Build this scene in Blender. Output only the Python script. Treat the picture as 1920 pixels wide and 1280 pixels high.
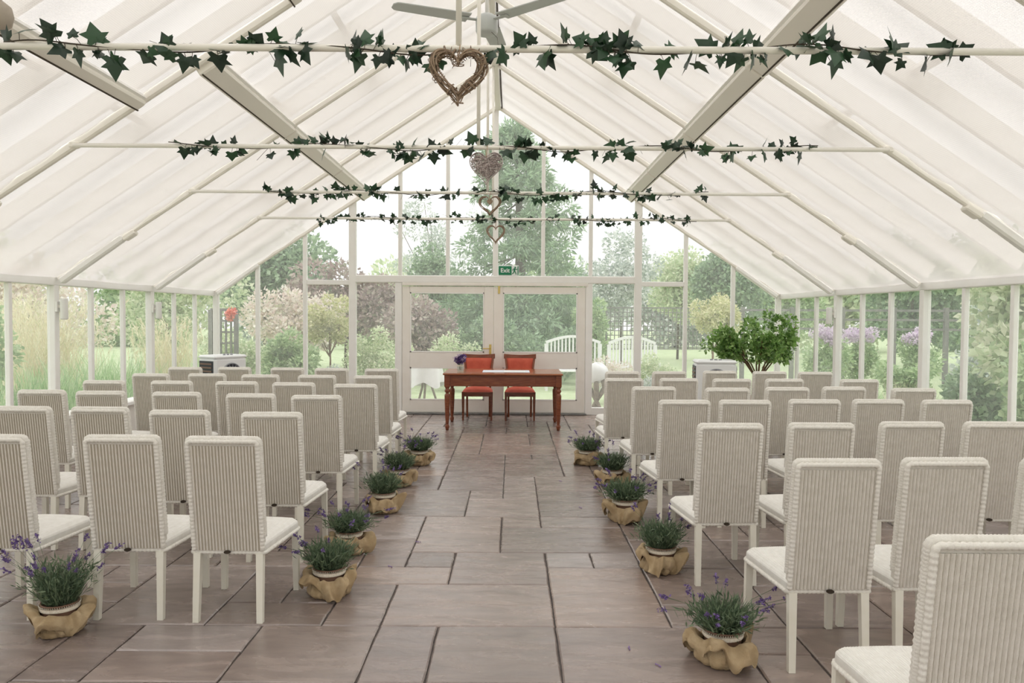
import bpy, math, random
import numpy as np
from mathutils import Vector, Matrix, Euler, noise
PI = math.pi
for o in list(bpy.data.objects):
    bpy.data.objects.remove(o)
SC = bpy.context.scene
COL = SC.collection

# ------------------------------------------------------------------ camera
cam_d = bpy.data.cameras.new('camera')
cam_d.sensor_width = 36.0
cam_d.lens = 36.0 * 1460.0 / 1920.0
cam_d.clip_end = 300
cam = bpy.data.objects.new('camera', cam_d)
COL.objects.link(cam)
cam.matrix_world = (Matrix.Translation((0.24, 0, 1.57)) @ Matrix.Rotation(PI/2 - math.atan(48/1460), 4, 'X')
                    @ Matrix.Rotation(math.radians(0.33), 4, 'Z'))
SC.camera = cam

# ------------------------------------------------------------------ sky (overcast) and exposure
W = bpy.data.worlds.new('overcast_sky')
SC.world = W
W.use_nodes = True
nt = W.node_tree
nt.nodes.clear()
tc = nt.nodes.new('ShaderNodeTexCoord')
sp = nt.nodes.new('ShaderNodeSeparateXYZ')
mx = nt.nodes.new('ShaderNodeMath'); mx.operation = 'MAXIMUM'; mx.inputs[1].default_value = 0.0
ma = nt.nodes.new('ShaderNodeMath'); ma.operation = 'MULTIPLY_ADD'
ma.inputs[1].default_value = 0.53; ma.inputs[2].default_value = 0.47
st = nt.nodes.new('ShaderNodeMath'); st.operation = 'MULTIPLY'; st.inputs[1].default_value = 2.0
bg = nt.nodes.new('ShaderNodeBackground'); bg.inputs['Color'].default_value = (1.0, 0.991, 0.982, 1)
wo = nt.nodes.new('ShaderNodeOutputWorld')
nt.links.new(tc.outputs['Generated'], sp.inputs[0])
nt.links.new(sp.outputs['Z'], mx.inputs[0])
nt.links.new(mx.outputs[0], ma.inputs[0])
nt.links.new(ma.outputs[0], st.inputs[0])
nt.links.new(st.outputs[0], bg.inputs['Strength'])
nt.links.new(bg.outputs[0], wo.inputs['Surface'])
VS = SC.view_settings
VS.view_transform = 'Standard'
VS.look = 'None'
VS.gamma = 1.0
VS.use_curve_mapping = False
VS.exposure = 0.31
try:
    SC.cycles.transparent_max_bounces = 16
    SC.cycles.max_bounces = 6
    SC.cycles.adaptive_threshold = 0.05
    SC.cycles.adaptive_min_samples = 16
    SC.cycles.use_denoising = True
except Exception:
    pass

# ------------------------------------------------------------------ materials
MATS = {}
def new_mat(name):
    m = bpy.data.materials.new(name)
    m.use_nodes = True
    MATS[name] = m
    return m, m.node_tree, m.node_tree.nodes['Principled BSDF'], m.node_tree.nodes['Material Output']

def rgba(c): return (c[0], c[1], c[2], 1.0)

def plain(name, col, rough=0.5, col2=None, scale=8.0, bump=0.0, bscale=60.0, metal=0.0, spec=0.5, stretch=None, rand=None):
    m, t, b, o = new_mat(name)
    b.inputs['Roughness'].default_value = rough
    b.inputs['Metallic'].default_value = metal
    b.inputs['Specular IOR Level'].default_value = spec
    b.inputs['Base Color'].default_value = rgba(col)
    if col2 is not None or bump > 0:
        c = t.nodes.new('ShaderNodeTexCoord')
        mp = t.nodes.new('ShaderNodeMapping')
        if stretch: mp.inputs['Scale'].default_value = stretch
        t.links.new(c.outputs['Object'], mp.inputs[0])
    if col2 is not None:
        n = t.nodes.new('ShaderNodeTexNoise'); n.inputs['Scale'].default_value = scale; n.inputs['Detail'].default_value = 5
        t.links.new(mp.outputs[0], n.inputs['Vector'])
        r = t.nodes.new('ShaderNodeValToRGB')
        r.color_ramp.elements[0].position = 0.35; r.color_ramp.elements[1].position = 0.68
        r.color_ramp.elements[0].color = rgba(col); r.color_ramp.elements[1].color = rgba(col2)
        t.links.new(n.outputs['Fac'], r.inputs[0])
        t.links.new(r.outputs[0], b.inputs['Base Color'])
    if bump > 0:
        n2 = t.nodes.new('ShaderNodeTexNoise'); n2.inputs['Scale'].default_value = bscale; n2.inputs['Detail'].default_value = 4
        t.links.new(mp.outputs[0], n2.inputs['Vector'])
        bp = t.nodes.new('ShaderNodeBump'); bp.inputs['Strength'].default_value = bump; bp.inputs['Distance'].default_value = 0.01
        t.links.new(n2.outputs['Fac'], bp.inputs['Height'])
        t.links.new(bp.outputs[0], b.inputs['Normal'])
    return m

def leaf_mat(name, cols, rough=0.5, trans=0.35, source='island'):
    """leaf colours vary leaf by leaf; some light comes through the leaf"""
    m, t, b, o = new_mat(name)
    b.inputs['Roughness'].default_value = rough
    if source == 'island':
        g = t.nodes.new('ShaderNodeNewGeometry'); out = g.outputs['Random Per Island']
    else:
        g = t.nodes.new('ShaderNodeObjectInfo'); out = g.outputs['Random']
    r = t.nodes.new('ShaderNodeValToRGB')
    els = r.color_ramp.elements
    while len(els) < len(cols): els.new(0.5)
    for i, c in enumerate(cols):
        els[i].position = i / max(1, len(cols) - 1); els[i].color = rgba(c)
    t.links.new(out, r.inputs[0])
    t.links.new(r.outputs[0], b.inputs['Base Color'])
    tr = t.nodes.new('ShaderNodeBsdfTranslucent')
    t.links.new(r.outputs[0], tr.inputs['Color'])
    mix = t.nodes.new('ShaderNodeMixShader'); mix.inputs[0].default_value = trans
    t.links.new(b.outputs[0], mix.inputs[1]); t.links.new(tr.outputs[0], mix.inputs[2])
    t.links.new(mix.outputs[0], o.inputs['Surface'])
    return m

def glass_mat(name, veil=0.05, tint=(0.985, 0.985, 0.985)):
    m, t, b, o = new_mat(name)
    t.nodes.remove(b)
    tr = t.nodes.new('ShaderNodeBsdfTransparent'); tr.inputs['Color'].default_value = rgba(tint)
    gl = t.nodes.new('ShaderNodeBsdfGlossy'); gl.inputs['Roughness'].default_value = 0.02
    lw = t.nodes.new('ShaderNodeLayerWeight'); lw.inputs['Blend'].default_value = 0.5
    pw = t.nodes.new('ShaderNodeMath'); pw.operation = 'POWER'; pw.inputs[1].default_value = 5.0
    t.links.new(lw.outputs['Facing'], pw.inputs[0])
    fr = t.nodes.new('ShaderNodeMath'); fr.operation = 'MULTIPLY_ADD'; fr.inputs[1].default_value = 0.55; fr.inputs[2].default_value = 0.02
    t.links.new(pw.outputs[0], fr.inputs[0])
    m1 = t.nodes.new('ShaderNodeMixShader')
    t.links.new(fr.outputs[0], m1.inputs[0]); t.links.new(tr.outputs[0], m1.inputs[1]); t.links.new(gl.outputs[0], m1.inputs[2])
    last = m1
    if veil > 0:
        d = t.nodes.new('ShaderNodeBsdfTranslucent'); d.inputs['Color'].default_value = (0.9, 0.9, 0.88, 1)  # pale translucent mix puts a washed-out haze into the panes
        c = t.nodes.new('ShaderNodeTexCoord'); n = t.nodes.new('ShaderNodeTexNoise'); n.inputs['Scale'].default_value = 7
        n.inputs['Detail'].default_value = 6
        t.links.new(c.outputs['Object'], n.inputs['Vector'])
        mr = t.nodes.new('ShaderNodeMapRange'); mr.inputs['To Min'].default_value = veil * 0.4; mr.inputs['To Max'].default_value = veil * 1.6
        t.links.new(n.outputs['Fac'], mr.inputs['Value'])
        m2 = t.nodes.new('ShaderNodeMixShader')
        t.links.new(mr.outputs[0], m2.inputs[0]); t.links.new(m1.outputs[0], m2.inputs[1]); t.links.new(d.outputs[0], m2.inputs[2])
        last = m2
    t.links.new(last.outputs[0], o.inputs['Surface'])
    return m

def fabric_mat(name):
    """thin open-weave roof shade: threads scatter and pass light, the gaps are open"""
    m, t, b, o = new_mat(name)
    t.nodes.remove(b)
    c = t.nodes.new('ShaderNodeTexCoord')
    w1 = t.nodes.new('ShaderNodeTexWave'); w1.bands_direction = 'X'; w1.inputs['Scale'].default_value = 20; w1.inputs['Distortion'].default_value = 0.6
    w2 = t.nodes.new('ShaderNodeTexWave'); w2.bands_direction = 'Y'; w2.inputs['Scale'].default_value = 28; w2.inputs['Distortion'].default_value = 0.6
    t.links.new(c.outputs['UV'], w1.inputs['Vector']); t.links.new(c.outputs['UV'], w2.inputs['Vector'])
    mu = t.nodes.new('ShaderNodeMath'); mu.operation = 'MULTIPLY'
    t.links.new(w1.outputs['Fac'], mu.inputs[0]); t.links.new(w2.outputs['Fac'], mu.inputs[1])
    mr = t.nodes.new('ShaderNodeMapRange'); mr.inputs['To Min'].default_value = 0.38; mr.inputs['To Max'].default_value = 0.66
    t.links.new(mu.outputs[0], mr.inputs['Value'])
    lw = t.nodes.new('ShaderNodeLayerWeight'); lw.inputs['Blend'].default_value = 0.5
    iv = t.nodes.new('ShaderNodeMath'); iv.operation = 'SUBTRACT'; iv.inputs[0].default_value = 1.0; t.links.new(lw.outputs['Facing'], iv.inputs[1])
    op = t.nodes.new('ShaderNodeMath'); op.operation = 'MULTIPLY'; t.links.new(mr.outputs[0], op.inputs[0]); t.links.new(iv.outputs[0], op.inputs[1])
    tl = t.nodes.new('ShaderNodeBsdfTranslucent'); tl.inputs['Color'].default_value = (0.72, 0.685, 0.655, 1)
    df = t.nodes.new('ShaderNodeBsdfDiffuse'); df.inputs['Color'].default_value = (0.90, 0.865, 0.83, 1)
    cl = t.nodes.new('ShaderNodeMixShader'); cl.inputs[0].default_value = 0.45
    t.links.new(tl.outputs[0], cl.inputs[1]); t.links.new(df.outputs[0], cl.inputs[2])
    tp = t.nodes.new('ShaderNodeBsdfTransparent')
    mx = t.nodes.new('ShaderNodeMixShader')
    t.links.new(op.outputs[0], mx.inputs[0]); t.links.new(cl.outputs[0], mx.inputs[1]); t.links.new(tp.outputs[0], mx.inputs[2])
    t.links.new(mx.outputs[0], o.inputs['Surface'])
    return m

def stone_mat(name):
    m, t, b, o = new_mat(name)
    c = t.nodes.new('ShaderNodeTexCoord'); g = t.nodes.new('ShaderNodeNewGeometry'); oi = t.nodes.new('ShaderNodeObjectInfo')
    ad = t.nodes.new('ShaderNodeVectorMath'); ad.operation = 'MULTIPLY_ADD'
    cb = t.nodes.new('ShaderNodeCombineXYZ')
    for k in range(3): t.links.new(oi.outputs['Random'], cb.inputs[k])
    sc = t.nodes.new('ShaderNodeVectorMath'); sc.operation = 'SCALE'; sc.inputs['Scale'].default_value = 40
    t.links.new(cb.outputs[0], sc.inputs[0])
    av = t.nodes.new('ShaderNodeVectorMath'); av.operation = 'ADD'
    t.links.new(g.outputs['Position'], av.inputs[0]); t.links.new(sc.outputs[0], av.inputs[1])
    r = t.nodes.new('ShaderNodeValToRGB')
    e = r.color_ramp.elements
    for _ in range(3): e.new(0.5)
    for i, cc in enumerate([(0.175, 0.133, 0.115), (0.265, 0.212, 0.188), (0.215, 0.170, 0.155), (0.305, 0.233, 0.198), (0.295, 0.250, 0.235)]):
        e[i].position = i / 4; e[i].color = rgba(cc)
    t.links.new(oi.outputs['Random'], r.inputs[0])
    n = t.nodes.new('ShaderNodeTexNoise'); n.inputs['Scale'].default_value = 3.5; n.inputs['Detail'].default_value = 8; n.inputs['Distortion'].default_value = 1.2
    mp = t.nodes.new('ShaderNodeMapping'); mp.inputs['Scale'].default_value = (0.7, 2.0, 1.0); mp.inputs['Rotation'].default_value = (0, 0, 0.25)
    t.links.new(av.outputs[0], mp.inputs[0]); t.links.new(mp.outputs[0], n.inputs['Vector'])
    mr = t.nodes.new('ShaderNodeMapRange'); mr.inputs['From Min'].default_value = 0.3; mr.inputs['From Max'].default_value = 0.7
    mr.inputs['To Min'].default_value = 0.78; mr.inputs['To Max'].default_value = 1.22
    t.links.new(n.outputs['Fac'], mr.inputs['Value'])
    mu = t.nodes.new('ShaderNodeMix'); mu.data_type = 'RGBA'; mu.blend_type = 'MULTIPLY'; mu.inputs['Factor'].default_value = 1
    t.links.new(r.outputs[0], mu.inputs[6]); t.links.new(mr.outputs[0], mu.inputs[7])
    t.links.new(mu.outputs[2], b.inputs['Base Color'])
    mr2 = t.nodes.new('ShaderNodeMapRange'); mr2.inputs['To Min'].default_value = 0.16; mr2.inputs['To Max'].default_value = 0.36
    t.links.new(n.outputs['Fac'], mr2.inputs['Value']); t.links.new(mr2.outputs[0], b.inputs['Roughness'])
    n2 = t.nodes.new('ShaderNodeTexNoise'); n2.inputs['Scale'].default_value = 5; n2.inputs['Detail'].default_value = 10; n2.inputs['Roughness'].default_value = 0.6
    n2.inputs['Distortion'].default_value = 0.8
    t.links.new(mp.outputs[0], n2.inputs['Vector'])
    bp = t.nodes.new('ShaderNodeBump'); bp.inputs['Strength'].default_value = 0.24; bp.inputs['Distance'].default_value = 0.02
    t.links.new(n2.outputs['Fac'], bp.inputs['Height']); t.links.new(bp.outputs[0], b.inputs['Normal'])
    b.inputs['Specular IOR Level'].default_value = 1.0
    return m

def weave_mat(name, col, col2, bscale):
    m, t, b, o = new_mat(name)
    b.inputs['Roughness'].default_value = 0.6
    c = t.nodes.new('ShaderNodeTexCoord')
    n = t.nodes.new('ShaderNodeTexNoise'); n.inputs['Scale'].default_value = 30; n.inputs['Detail'].default_value = 3
    t.links.new(c.outputs['Object'], n.inputs['Vector'])
    r = t.nodes.new('ShaderNodeValToRGB'); r.color_ramp.elements[0].color = rgba(col); r.color_ramp.elements[1].color = rgba(col2)
    r.color_ramp.elements[0].position = 0.35; r.color_ramp.elements[1].position = 0.65
    t.links.new(n.outputs['Fac'], r.inputs[0]); t.links.new(r.outputs[0], b.inputs['Base Color'])
    w = t.nodes.new('ShaderNodeTexWave'); w.bands_direction = 'Z'; w.inputs['Scale'].default_value = bscale; w.inputs['Distortion'].default_value = 1.0
    t.links.new(c.outputs['Object'], w.inputs['Vector'])
    bp = t.nodes.new('ShaderNodeBump'); bp.inputs['Strength'].default_value = 0.35; bp.inputs['Distance'].default_value = 0.003
    t.links.new(w.outputs['Fac'], bp.inputs['Height']); t.links.new(bp.outputs[0], b.inputs['Normal'])
    return m

M = {}
M['cream'] = plain('cream_painted_wood', (0.84, 0.795, 0.73), 0.42, (0.87, 0.83, 0.77), 6, 0.05, 90)
M['white_frame'] = plain('white_painted_frame', (0.87, 0.85, 0.815), 0.4, (0.89, 0.875, 0.85), 6)
M['rod'] = plain('cream_metal_rod', (0.88, 0.84, 0.77), 0.4)
M['glass'] = glass_mat('window_glass', 0.085)
M['roof_glass'] = glass_mat('roof_glass', 0.0)
M['jar_glass'] = glass_mat('jar_glass', 0.12, (0.93, 0.97, 0.95))
M['fabric'] = fabric_mat('roof_shade_fabric')
M['stone'] = stone_mat('riven_sandstone')
M['mortar'] = plain('dark_mortar', (0.075, 0.062, 0.055), 0.9, (0.12, 0.10, 0.09), 20, 0.3, 80)
M['plaster'] = plain('cream_plaster', (0.74, 0.70, 0.65), 0.8, (0.78, 0.74, 0.69), 3, 0.1, 50)
M['loom'] = weave_mat('woven_loom_back', (0.69, 0.65, 0.58), (0.76, 0.72, 0.655), 110)
M['rib_shade'] = plain('painted_rib_shade', (0.42, 0.375, 0.30), 0.8)  # darker colour paints in the shade of the valleys between ribs
M['loom_trim'] = weave_mat('braided_loom_trim', (0.77, 0.735, 0.665), (0.83, 0.80, 0.735), 160)
M['loom_seat'] = weave_mat('woven_white_seat', (0.80, 0.775, 0.72), (0.85, 0.83, 0.78), 90)
M['leg'] = plain('cream_chair_leg', (0.76, 0.73, 0.63), 0.45, (0.79, 0.765, 0.68), 10)
M['badge'] = plain('dark_bronze_badge', (0.055, 0.042, 0.03), 0.4, metal=0.6)
M['burlap'] = plain('burlap_cloth', (0.40, 0.285, 0.155), 0.9, (0.54, 0.41, 0.25), 16, 0.6, 320)
M['lace'] = plain('cotton_lace', (0.80, 0.75, 0.65), 0.8, (0.66, 0.58, 0.46), 140)
M['soil'] = plain('potting_soil', (0.03, 0.022, 0.016), 0.95, (0.06, 0.045, 0.03), 60, 0.6, 90)
M['pot'] = plain('plastic_pot', (0.20, 0.11, 0.07), 0.6)
M['lav_green'] = leaf_mat('lavender_green', [(0.055, 0.095, 0.050), (0.10, 0.155, 0.085), (0.16, 0.21, 0.13), (0.20, 0.27, 0.15)], 0.6, 0.25)
M['lav_flower'] = leaf_mat('lavender_flower', [(0.09, 0.055, 0.17), (0.15, 0.09, 0.28), (0.24, 0.16, 0.40), (0.12, 0.08, 0.16)], 0.7, 0.2)
M['ivy'] = leaf_mat('ivy_leaf', [(0.010, 0.022, 0.014), (0.016, 0.045, 0.022), (0.03, 0.085, 0.035), (0.022, 0.05, 0.028)], 0.42, 0.12, 'object')
M['ivy_stem'] = plain('ivy_stem', (0.055, 0.04, 0.025), 0.7)
M['twig'] = leaf_mat('brown_twig', [(0.17, 0.11, 0.07), (0.29, 0.20, 0.135), (0.38, 0.28, 0.20), (0.24, 0.165, 0.12)], 0.75, 0.0)
M['twig_grey'] = leaf_mat('grey_twig', [(0.22, 0.17, 0.16), (0.38, 0.31, 0.30), (0.56, 0.49, 0.47)], 0.75, 0.0)
M['string'] = plain('natural_string', (0.42, 0.27, 0.16), 0.9)
M['fan'] = plain('grey_fan_enamel', (0.52, 0.54, 0.53), 0.4)
M['wood_red'] = plain('mahogany_wood', (0.17, 0.042, 0.018), 0.26, (0.25, 0.075, 0.030), 7, stretch=(1, 8, 8))
M['wood_top'] = plain('mahogany_table_top', (0.27, 0.085, 0.035), 0.16, (0.36, 0.13, 0.055), 5, stretch=(1, 10, 10))
M['red_fabric'] = plain('terracotta_red_fabric', (0.52, 0.085, 0.045), 0.75, (0.58, 0.11, 0.06), 14, 0.1, 300)
M['paper'] = plain('pale_blue_paper', (0.66, 0.70, 0.76), 0.6)
M['brass'] = plain('brass', (0.62, 0.47, 0.16), 0.3, metal=0.9)
M['sign_green'] = plain('sign_green', (0.004, 0.20, 0.085), 0.4)
M['sign_white'] = plain('sign_white', (0.86, 0.88, 0.87), 0.4)
M['cool_white'] = plain('white_plastic', (0.82, 0.83, 0.83), 0.35)
M['cool_dark'] = plain('dark_grey_plastic', (0.03, 0.032, 0.045), 0.4)
M['cool_slat'] = plain('brown_louvre', (0.21, 0.13, 0.10), 0.5)
M['cool_grey'] = plain('grey_plastic', (0.30, 0.31, 0.33), 0.4)
M['lamp_white'] = plain('frosted_lamp_glass', (0.80, 0.79, 0.76), 0.35)
M['lamp_beige'] = plain('beige_lamp', (0.42, 0.36, 0.30), 0.6)
M['terracotta'] = plain('red_glazed_pot', (0.24, 0.045, 0.035), 0.35)
M['bark'] = plain('bark', (0.17, 0.105, 0.06), 0.9, (0.24, 0.15, 0.085), 20, 0.5, 60)
M['bark_dark'] = plain('dark_bark', (0.09, 0.07, 0.055), 0.9, (0.13, 0.10, 0.08), 20, 0.5, 60)
M['shrub'] = leaf_mat('glossy_shrub_leaf', [(0.09, 0.18, 0.045), (0.16, 0.30, 0.07), (0.26, 0.43, 0.12), (0.36, 0.52, 0.19)], 0.35, 0.4)
M['conifer'] = leaf_mat('conifer_green', [(0.194, 0.294, 0.201), (0.288, 0.42, 0.26), (0.38, 0.526, 0.327), (0.459, 0.618, 0.42)], 0.7, 0.35)
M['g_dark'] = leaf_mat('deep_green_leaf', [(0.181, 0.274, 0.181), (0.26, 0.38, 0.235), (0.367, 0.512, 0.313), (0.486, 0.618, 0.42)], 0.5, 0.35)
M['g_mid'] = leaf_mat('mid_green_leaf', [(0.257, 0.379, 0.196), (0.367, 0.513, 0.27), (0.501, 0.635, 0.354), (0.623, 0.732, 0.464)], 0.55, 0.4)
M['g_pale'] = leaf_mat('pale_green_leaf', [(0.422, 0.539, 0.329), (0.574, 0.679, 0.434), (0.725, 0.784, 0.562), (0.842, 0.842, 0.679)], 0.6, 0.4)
M['g_var'] = leaf_mat('variegated_leaf', [(0.408, 0.471, 0.209), (0.66, 0.66, 0.366), (0.807, 0.775, 0.523), (0.576, 0.587, 0.345)], 0.6, 0.4)
M['g_brown'] = leaf_mat('bronze_leaf', [(0.296, 0.227, 0.221), (0.406, 0.31, 0.29), (0.53, 0.427, 0.393), (0.461, 0.475, 0.365)], 0.6, 0.3)
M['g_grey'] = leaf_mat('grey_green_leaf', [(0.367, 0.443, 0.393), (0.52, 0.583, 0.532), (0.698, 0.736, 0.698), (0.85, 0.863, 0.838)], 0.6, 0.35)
M['straw'] = leaf_mat('straw_grass', [(0.655, 0.584, 0.406), (0.797, 0.726, 0.537), (0.9, 0.857, 0.679), (0.608, 0.619, 0.395)], 0.7, 0.4)
M['blade'] = leaf_mat('green_blade', [(0.26, 0.423, 0.202), (0.377, 0.575, 0.272), (0.505, 0.691, 0.365), (0.645, 0.761, 0.482)], 0.5, 0.4)
M['phlox'] = leaf_mat('phlox_flower', [(0.68, 0.55, 0.70), (0.77, 0.66, 0.79), (0.84, 0.77, 0.85)], 0.7, 0.4)
M['coral'] = leaf_mat('coral_flower', [(0.75, 0.16, 0.10), (0.85, 0.30, 0.22), (0.88, 0.45, 0.36)], 0.7, 0.4)
M['pinkwhite'] = leaf_mat('pale_blossom', [(0.776, 0.713, 0.65), (0.86, 0.829, 0.755), (0.797, 0.65, 0.608), (0.598, 0.629, 0.44)], 0.7, 0.4)
M['lawn'] = plain('lawn_grass', (0.36, 0.45, 0.25), 0.95, (0.48, 0.55, 0.34), 4, 0.5, 40)
M['fence'] = plain('weathered_fence_wood', (0.15, 0.15, 0.145), 0.9, (0.22, 0.215, 0.20), 12)
M['bench'] = plain('white_bench_paint', (0.82, 0.83, 0.83), 0.5)
M['cloth'] = plain('white_cloth', (0.86, 0.87, 0.87), 0.8)
M['drift'] = plain('driftwood', (0.20, 0.165, 0.12), 0.85, (0.30, 0.25, 0.19), 15, 0.4, 50)
M['paving'] = plain('pale_paving', (0.50, 0.47, 0.43), 0.85, (0.58, 0.55, 0.50), 3, 0.2, 30)
M['petal'] = plain('purple_petals', (0.20, 0.12, 0.30), 0.8, (0.30, 0.20, 0.40), 50)

# ------------------------------------------------------------------ mesh helpers
class MB:
    def __init__(s): s.v = []; s.f = []
    def add(s, vs, fs):
        n = len(s.v); s.v.extend([tuple(p) for p in vs]); s.f.extend([tuple(i + n for i in q) for q in fs]); return s
    def box(s, c, d, rot=None, ch=0.0):
        hx, hy, hz = d[0]/2, d[1]/2, d[2]/2
        if ch <= 0:
            vs = [Vector((x, y, z)) for x in (-hx, hx) for y in (-hy, hy) for z in (-hz, hz)]
            fs = [(0,1,3,2), (4,6,7,5), (0,4,5,1), (2,3,7,6), (0,2,6,4), (1,5,7,3)]
        else:
            vs = []; 
            def ring(z, ix, iy, cc):
                a, b = hx - ix, hy - iy
                return [Vector(p + (z,)) for p in ((-a+cc,-b), (a-cc,-b), (a,-b+cc), (a,b-cc), (a-cc,b), (-a+cc,b), (-a,b-cc), (-a,-b+cc))]
            vs = ring(-hz, ch, ch, ch) + ring(-hz+ch, 0, 0, ch) + ring(hz-ch, 0, 0, ch) + ring(hz, ch, ch, ch)
            fs = [tuple(range(7, -1, -1)), tuple(range(24, 32))]
            for k in range(3):
                for i in range(8):
                    j = (i + 1) % 8
                    fs.append((k*8+i, k*8+j, k*8+8+j, k*8+8+i))
        if rot is not None: vs = [rot @ p for p in vs]
        c = Vector(c)
        return s.add([p + c for p in vs], fs)
    def bar(s, a, b, w, h, up=(0, 0, 1), ch=0.0):
        a, b = Vector(a), Vector(b); d = b - a; L = d.length; d.normalize()
        up = Vector(up); x = d.cross(up)
        if x.length < 1e-5: x = d.cross(Vector((0, 1, 0)))
        x.normalize(); z = x.cross(d)
        R = Matrix((x, d, z)).transposed()
        return s.box((a + b)/2, (w, L, h), R, ch)
    def tube(s, pts, r, n=6, cap=True, closed=False):
        pts = [Vector(p) for p in pts]; m = len(pts); rings = []
        rr = r if hasattr(r, '__len__') else [r]*m
        prev = None
        for i in range(m):
            if closed: t = pts[(i+1) % m] - pts[i-1]
            else: t = pts[min(i+1, m-1)] - pts[max(i-1, 0)]
            if t.length < 1e-9: t = Vector((0, 0, 1))
            t.normalize()
            if prev is None:
                u = t.orthogonal().normalized()
            else:
                u = prev - t * prev.dot(t)
                u = u.normalized() if u.length > 1e-6 else t.orthogonal().normalized()
            prev = u; w = t.cross(u)
            rings.append([pts[i] + (u*math.cos(2*PI*k/n) + w*math.sin(2*PI*k/n))*rr[i] for k in range(n)])
        vs = [p for q in rings for p in q]; fs = []
        for i in range(m if closed else m-1):
            a, b = i*n, ((i+1) % m)*n
            for k in range(n):
                j = (k+1) % n; fs.append((a+k, a+j, b+j, b+k))
        if cap and not closed:
            fs.append(tuple(range(n-1, -1, -1))); fs.append(tuple(range((m-1)*n, m*n)))
        return s.add(vs, fs)
    def lathe(s, prof, n=16, c=(0, 0, 0), cap=True):
        vs = []; fs = []; m = len(prof)
        for r, z in prof:
            for k in range(n):
                a = 2*PI*k/n; vs.append((c[0]+r*math.cos(a), c[1]+r*math.sin(a), c[2]+z))
        for i in range(m-1):
            for k in range(n):
                j = (k+1) % n; fs.append((i*n+k, i*n+j, (i+1)*n+j, (i+1)*n+k))
        if cap:
            fs.append(tuple(range(n-1, -1, -1))); fs.append(tuple(range((m-1)*n, m*n)))
        return s.add(vs, fs)
    def prism(s, poly, y0, y1):      # polygon in xz, extruded along y
        n = len(poly); vs = [(p[0], y0, p[1]) for p in poly] + [(p[0], y1, p[1]) for p in poly]
        fs = [tuple(range(n)), tuple(range(2*n-1, n-1, -1))]
        for i in range(n):
            j = (i+1) % n; fs.append((i, i+n, j+n, j))
        return s.add(vs, fs)
    def grid(s, fn, nu, nv):
        vs = [fn(i/nu, j/nv) for j in range(nv+1) for i in range(nu+1)]
        fs = [(j*(nu+1)+i, j*(nu+1)+i+1, (j+1)*(nu+1)+i+1, (j+1)*(nu+1)+i) for j in range(nv) for i in range(nu)]
        return s.add(vs, fs)
    def mesh(s, name, mat, smooth=False):
        me = bpy.data.meshes.new(name); me.from_pydata(s.v, [], s.f)
        if mat: me.materials.append(M[mat])
        if smooth: me.polygons.foreach_set('use_smooth', [True]*len(me.polygons))
        me.update()
        return me
    def build(s, name, mat, parent=None, smooth=False):
        return link(name, s.mesh(name, mat, smooth), parent)

def link(name, me, parent=None):
    o = bpy.data.objects.new(name, me); COL.objects.link(o)
    if parent is not None: o.parent = parent
    return o
def tag(o, label=None, cat=None, group=None, kind=None):
    if label: o['label'] = label
    if cat: o['category'] = cat
    if group: o['group'] = group
    if kind: o['kind'] = kind
    return o
def thing(name, label, cat, loc=(0, 0, 0), rz=0.0, group=None, kind=None):
    o = bpy.data.objects.new(name, None); o.empty_display_size = 0.1; COL.objects.link(o)
    o.location = loc; o.rotation_euler = (0, 0, rz)
    return tag(o, label, cat, group, kind)
def dup(o, parent=None):
    c = o.copy(); COL.objects.link(c); c.parent = parent
    for ch in list(o.children): dup(ch, c)
    return c

def quads_mesh(name, mat, V, smooth=False):
    """V: (n,4,3) array of leaf quads"""
    V = np.asarray(V, dtype=np.float32); n = V.shape[0]
    me = bpy.data.meshes.new(name)
    me.vertices.add(n*4); me.vertices.foreach_set('co', V.reshape(-1))
    me.loops.add(n*4); me.loops.foreach_set('vertex_index', np.arange(n*4, dtype=np.int32))
    me.polygons.add(n); me.polygons.foreach_set('loop_start', np.arange(0, n*4, 4, dtype=np.int32))
    me.polygons.foreach_set('loop_total', np.full(n, 4, dtype=np.int32))
    me.materials.append(M[mat]); me.update(); me.validate()
    return me

def unit(a): return a / np.maximum(np.linalg.norm(a, axis=-1, keepdims=True), 1e-9)

def leaf_quads(P, D, rng, length, width, fold=0.25):
    """leaves at points P growing along D; rhombic, folded along the midrib"""
    n = len(P)
    D = unit(D); S = unit(np.cross(D, unit(rng.normal(size=(n, 3))))); N = np.cross(D, S)
    L = length*(0.6+0.8*rng.random((n, 1))); Wd = width*(0.6+0.8*rng.random((n, 1)))
    b = P; t = P + D*L
    m = P + D*L*0.45 + N*Wd*fold
    l = m + S*Wd; r = m - S*Wd
    return np.stack([b, l, t, r], axis=1)

def crown(rng, centres, radii, n, length, width, out=0.6, droop=0.0):
    """leaf quads on the shells of many clumps"""
    C = np.asarray(centres, float); Rr = np.asarray(radii, float)
    if Rr.ndim == 1: Rr = np.repeat(Rr[:, None], 3, 1)
    w = (Rr[:, 0]*Rr[:, 2]); idx = rng.choice(len(C), size=n, p=w/w.sum())
    d = unit(rng.normal(size=(n, 3)))
    rad = (0.55+0.5*rng.random((n, 1)))
    P = C[idx] + d*Rr[idx]*rad
    D = d*out + rng.normal(size=(n, 3))*(1-out)*0.8
    D[:, 2] -= droop
    return leaf_quads(P, D, rng, length, width)

def clumps(rng, c, r, k, size):
    """k clump centres filling an ellipsoid c, r"""
    d = unit(rng.normal(size=(k, 3))); q = rng.random((k, 1))**0.45
    return np.asarray(c) + d*q*np.asarray(r)*0.8, np.full(k, size)*(0.7+0.6*rng.random(k))

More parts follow.
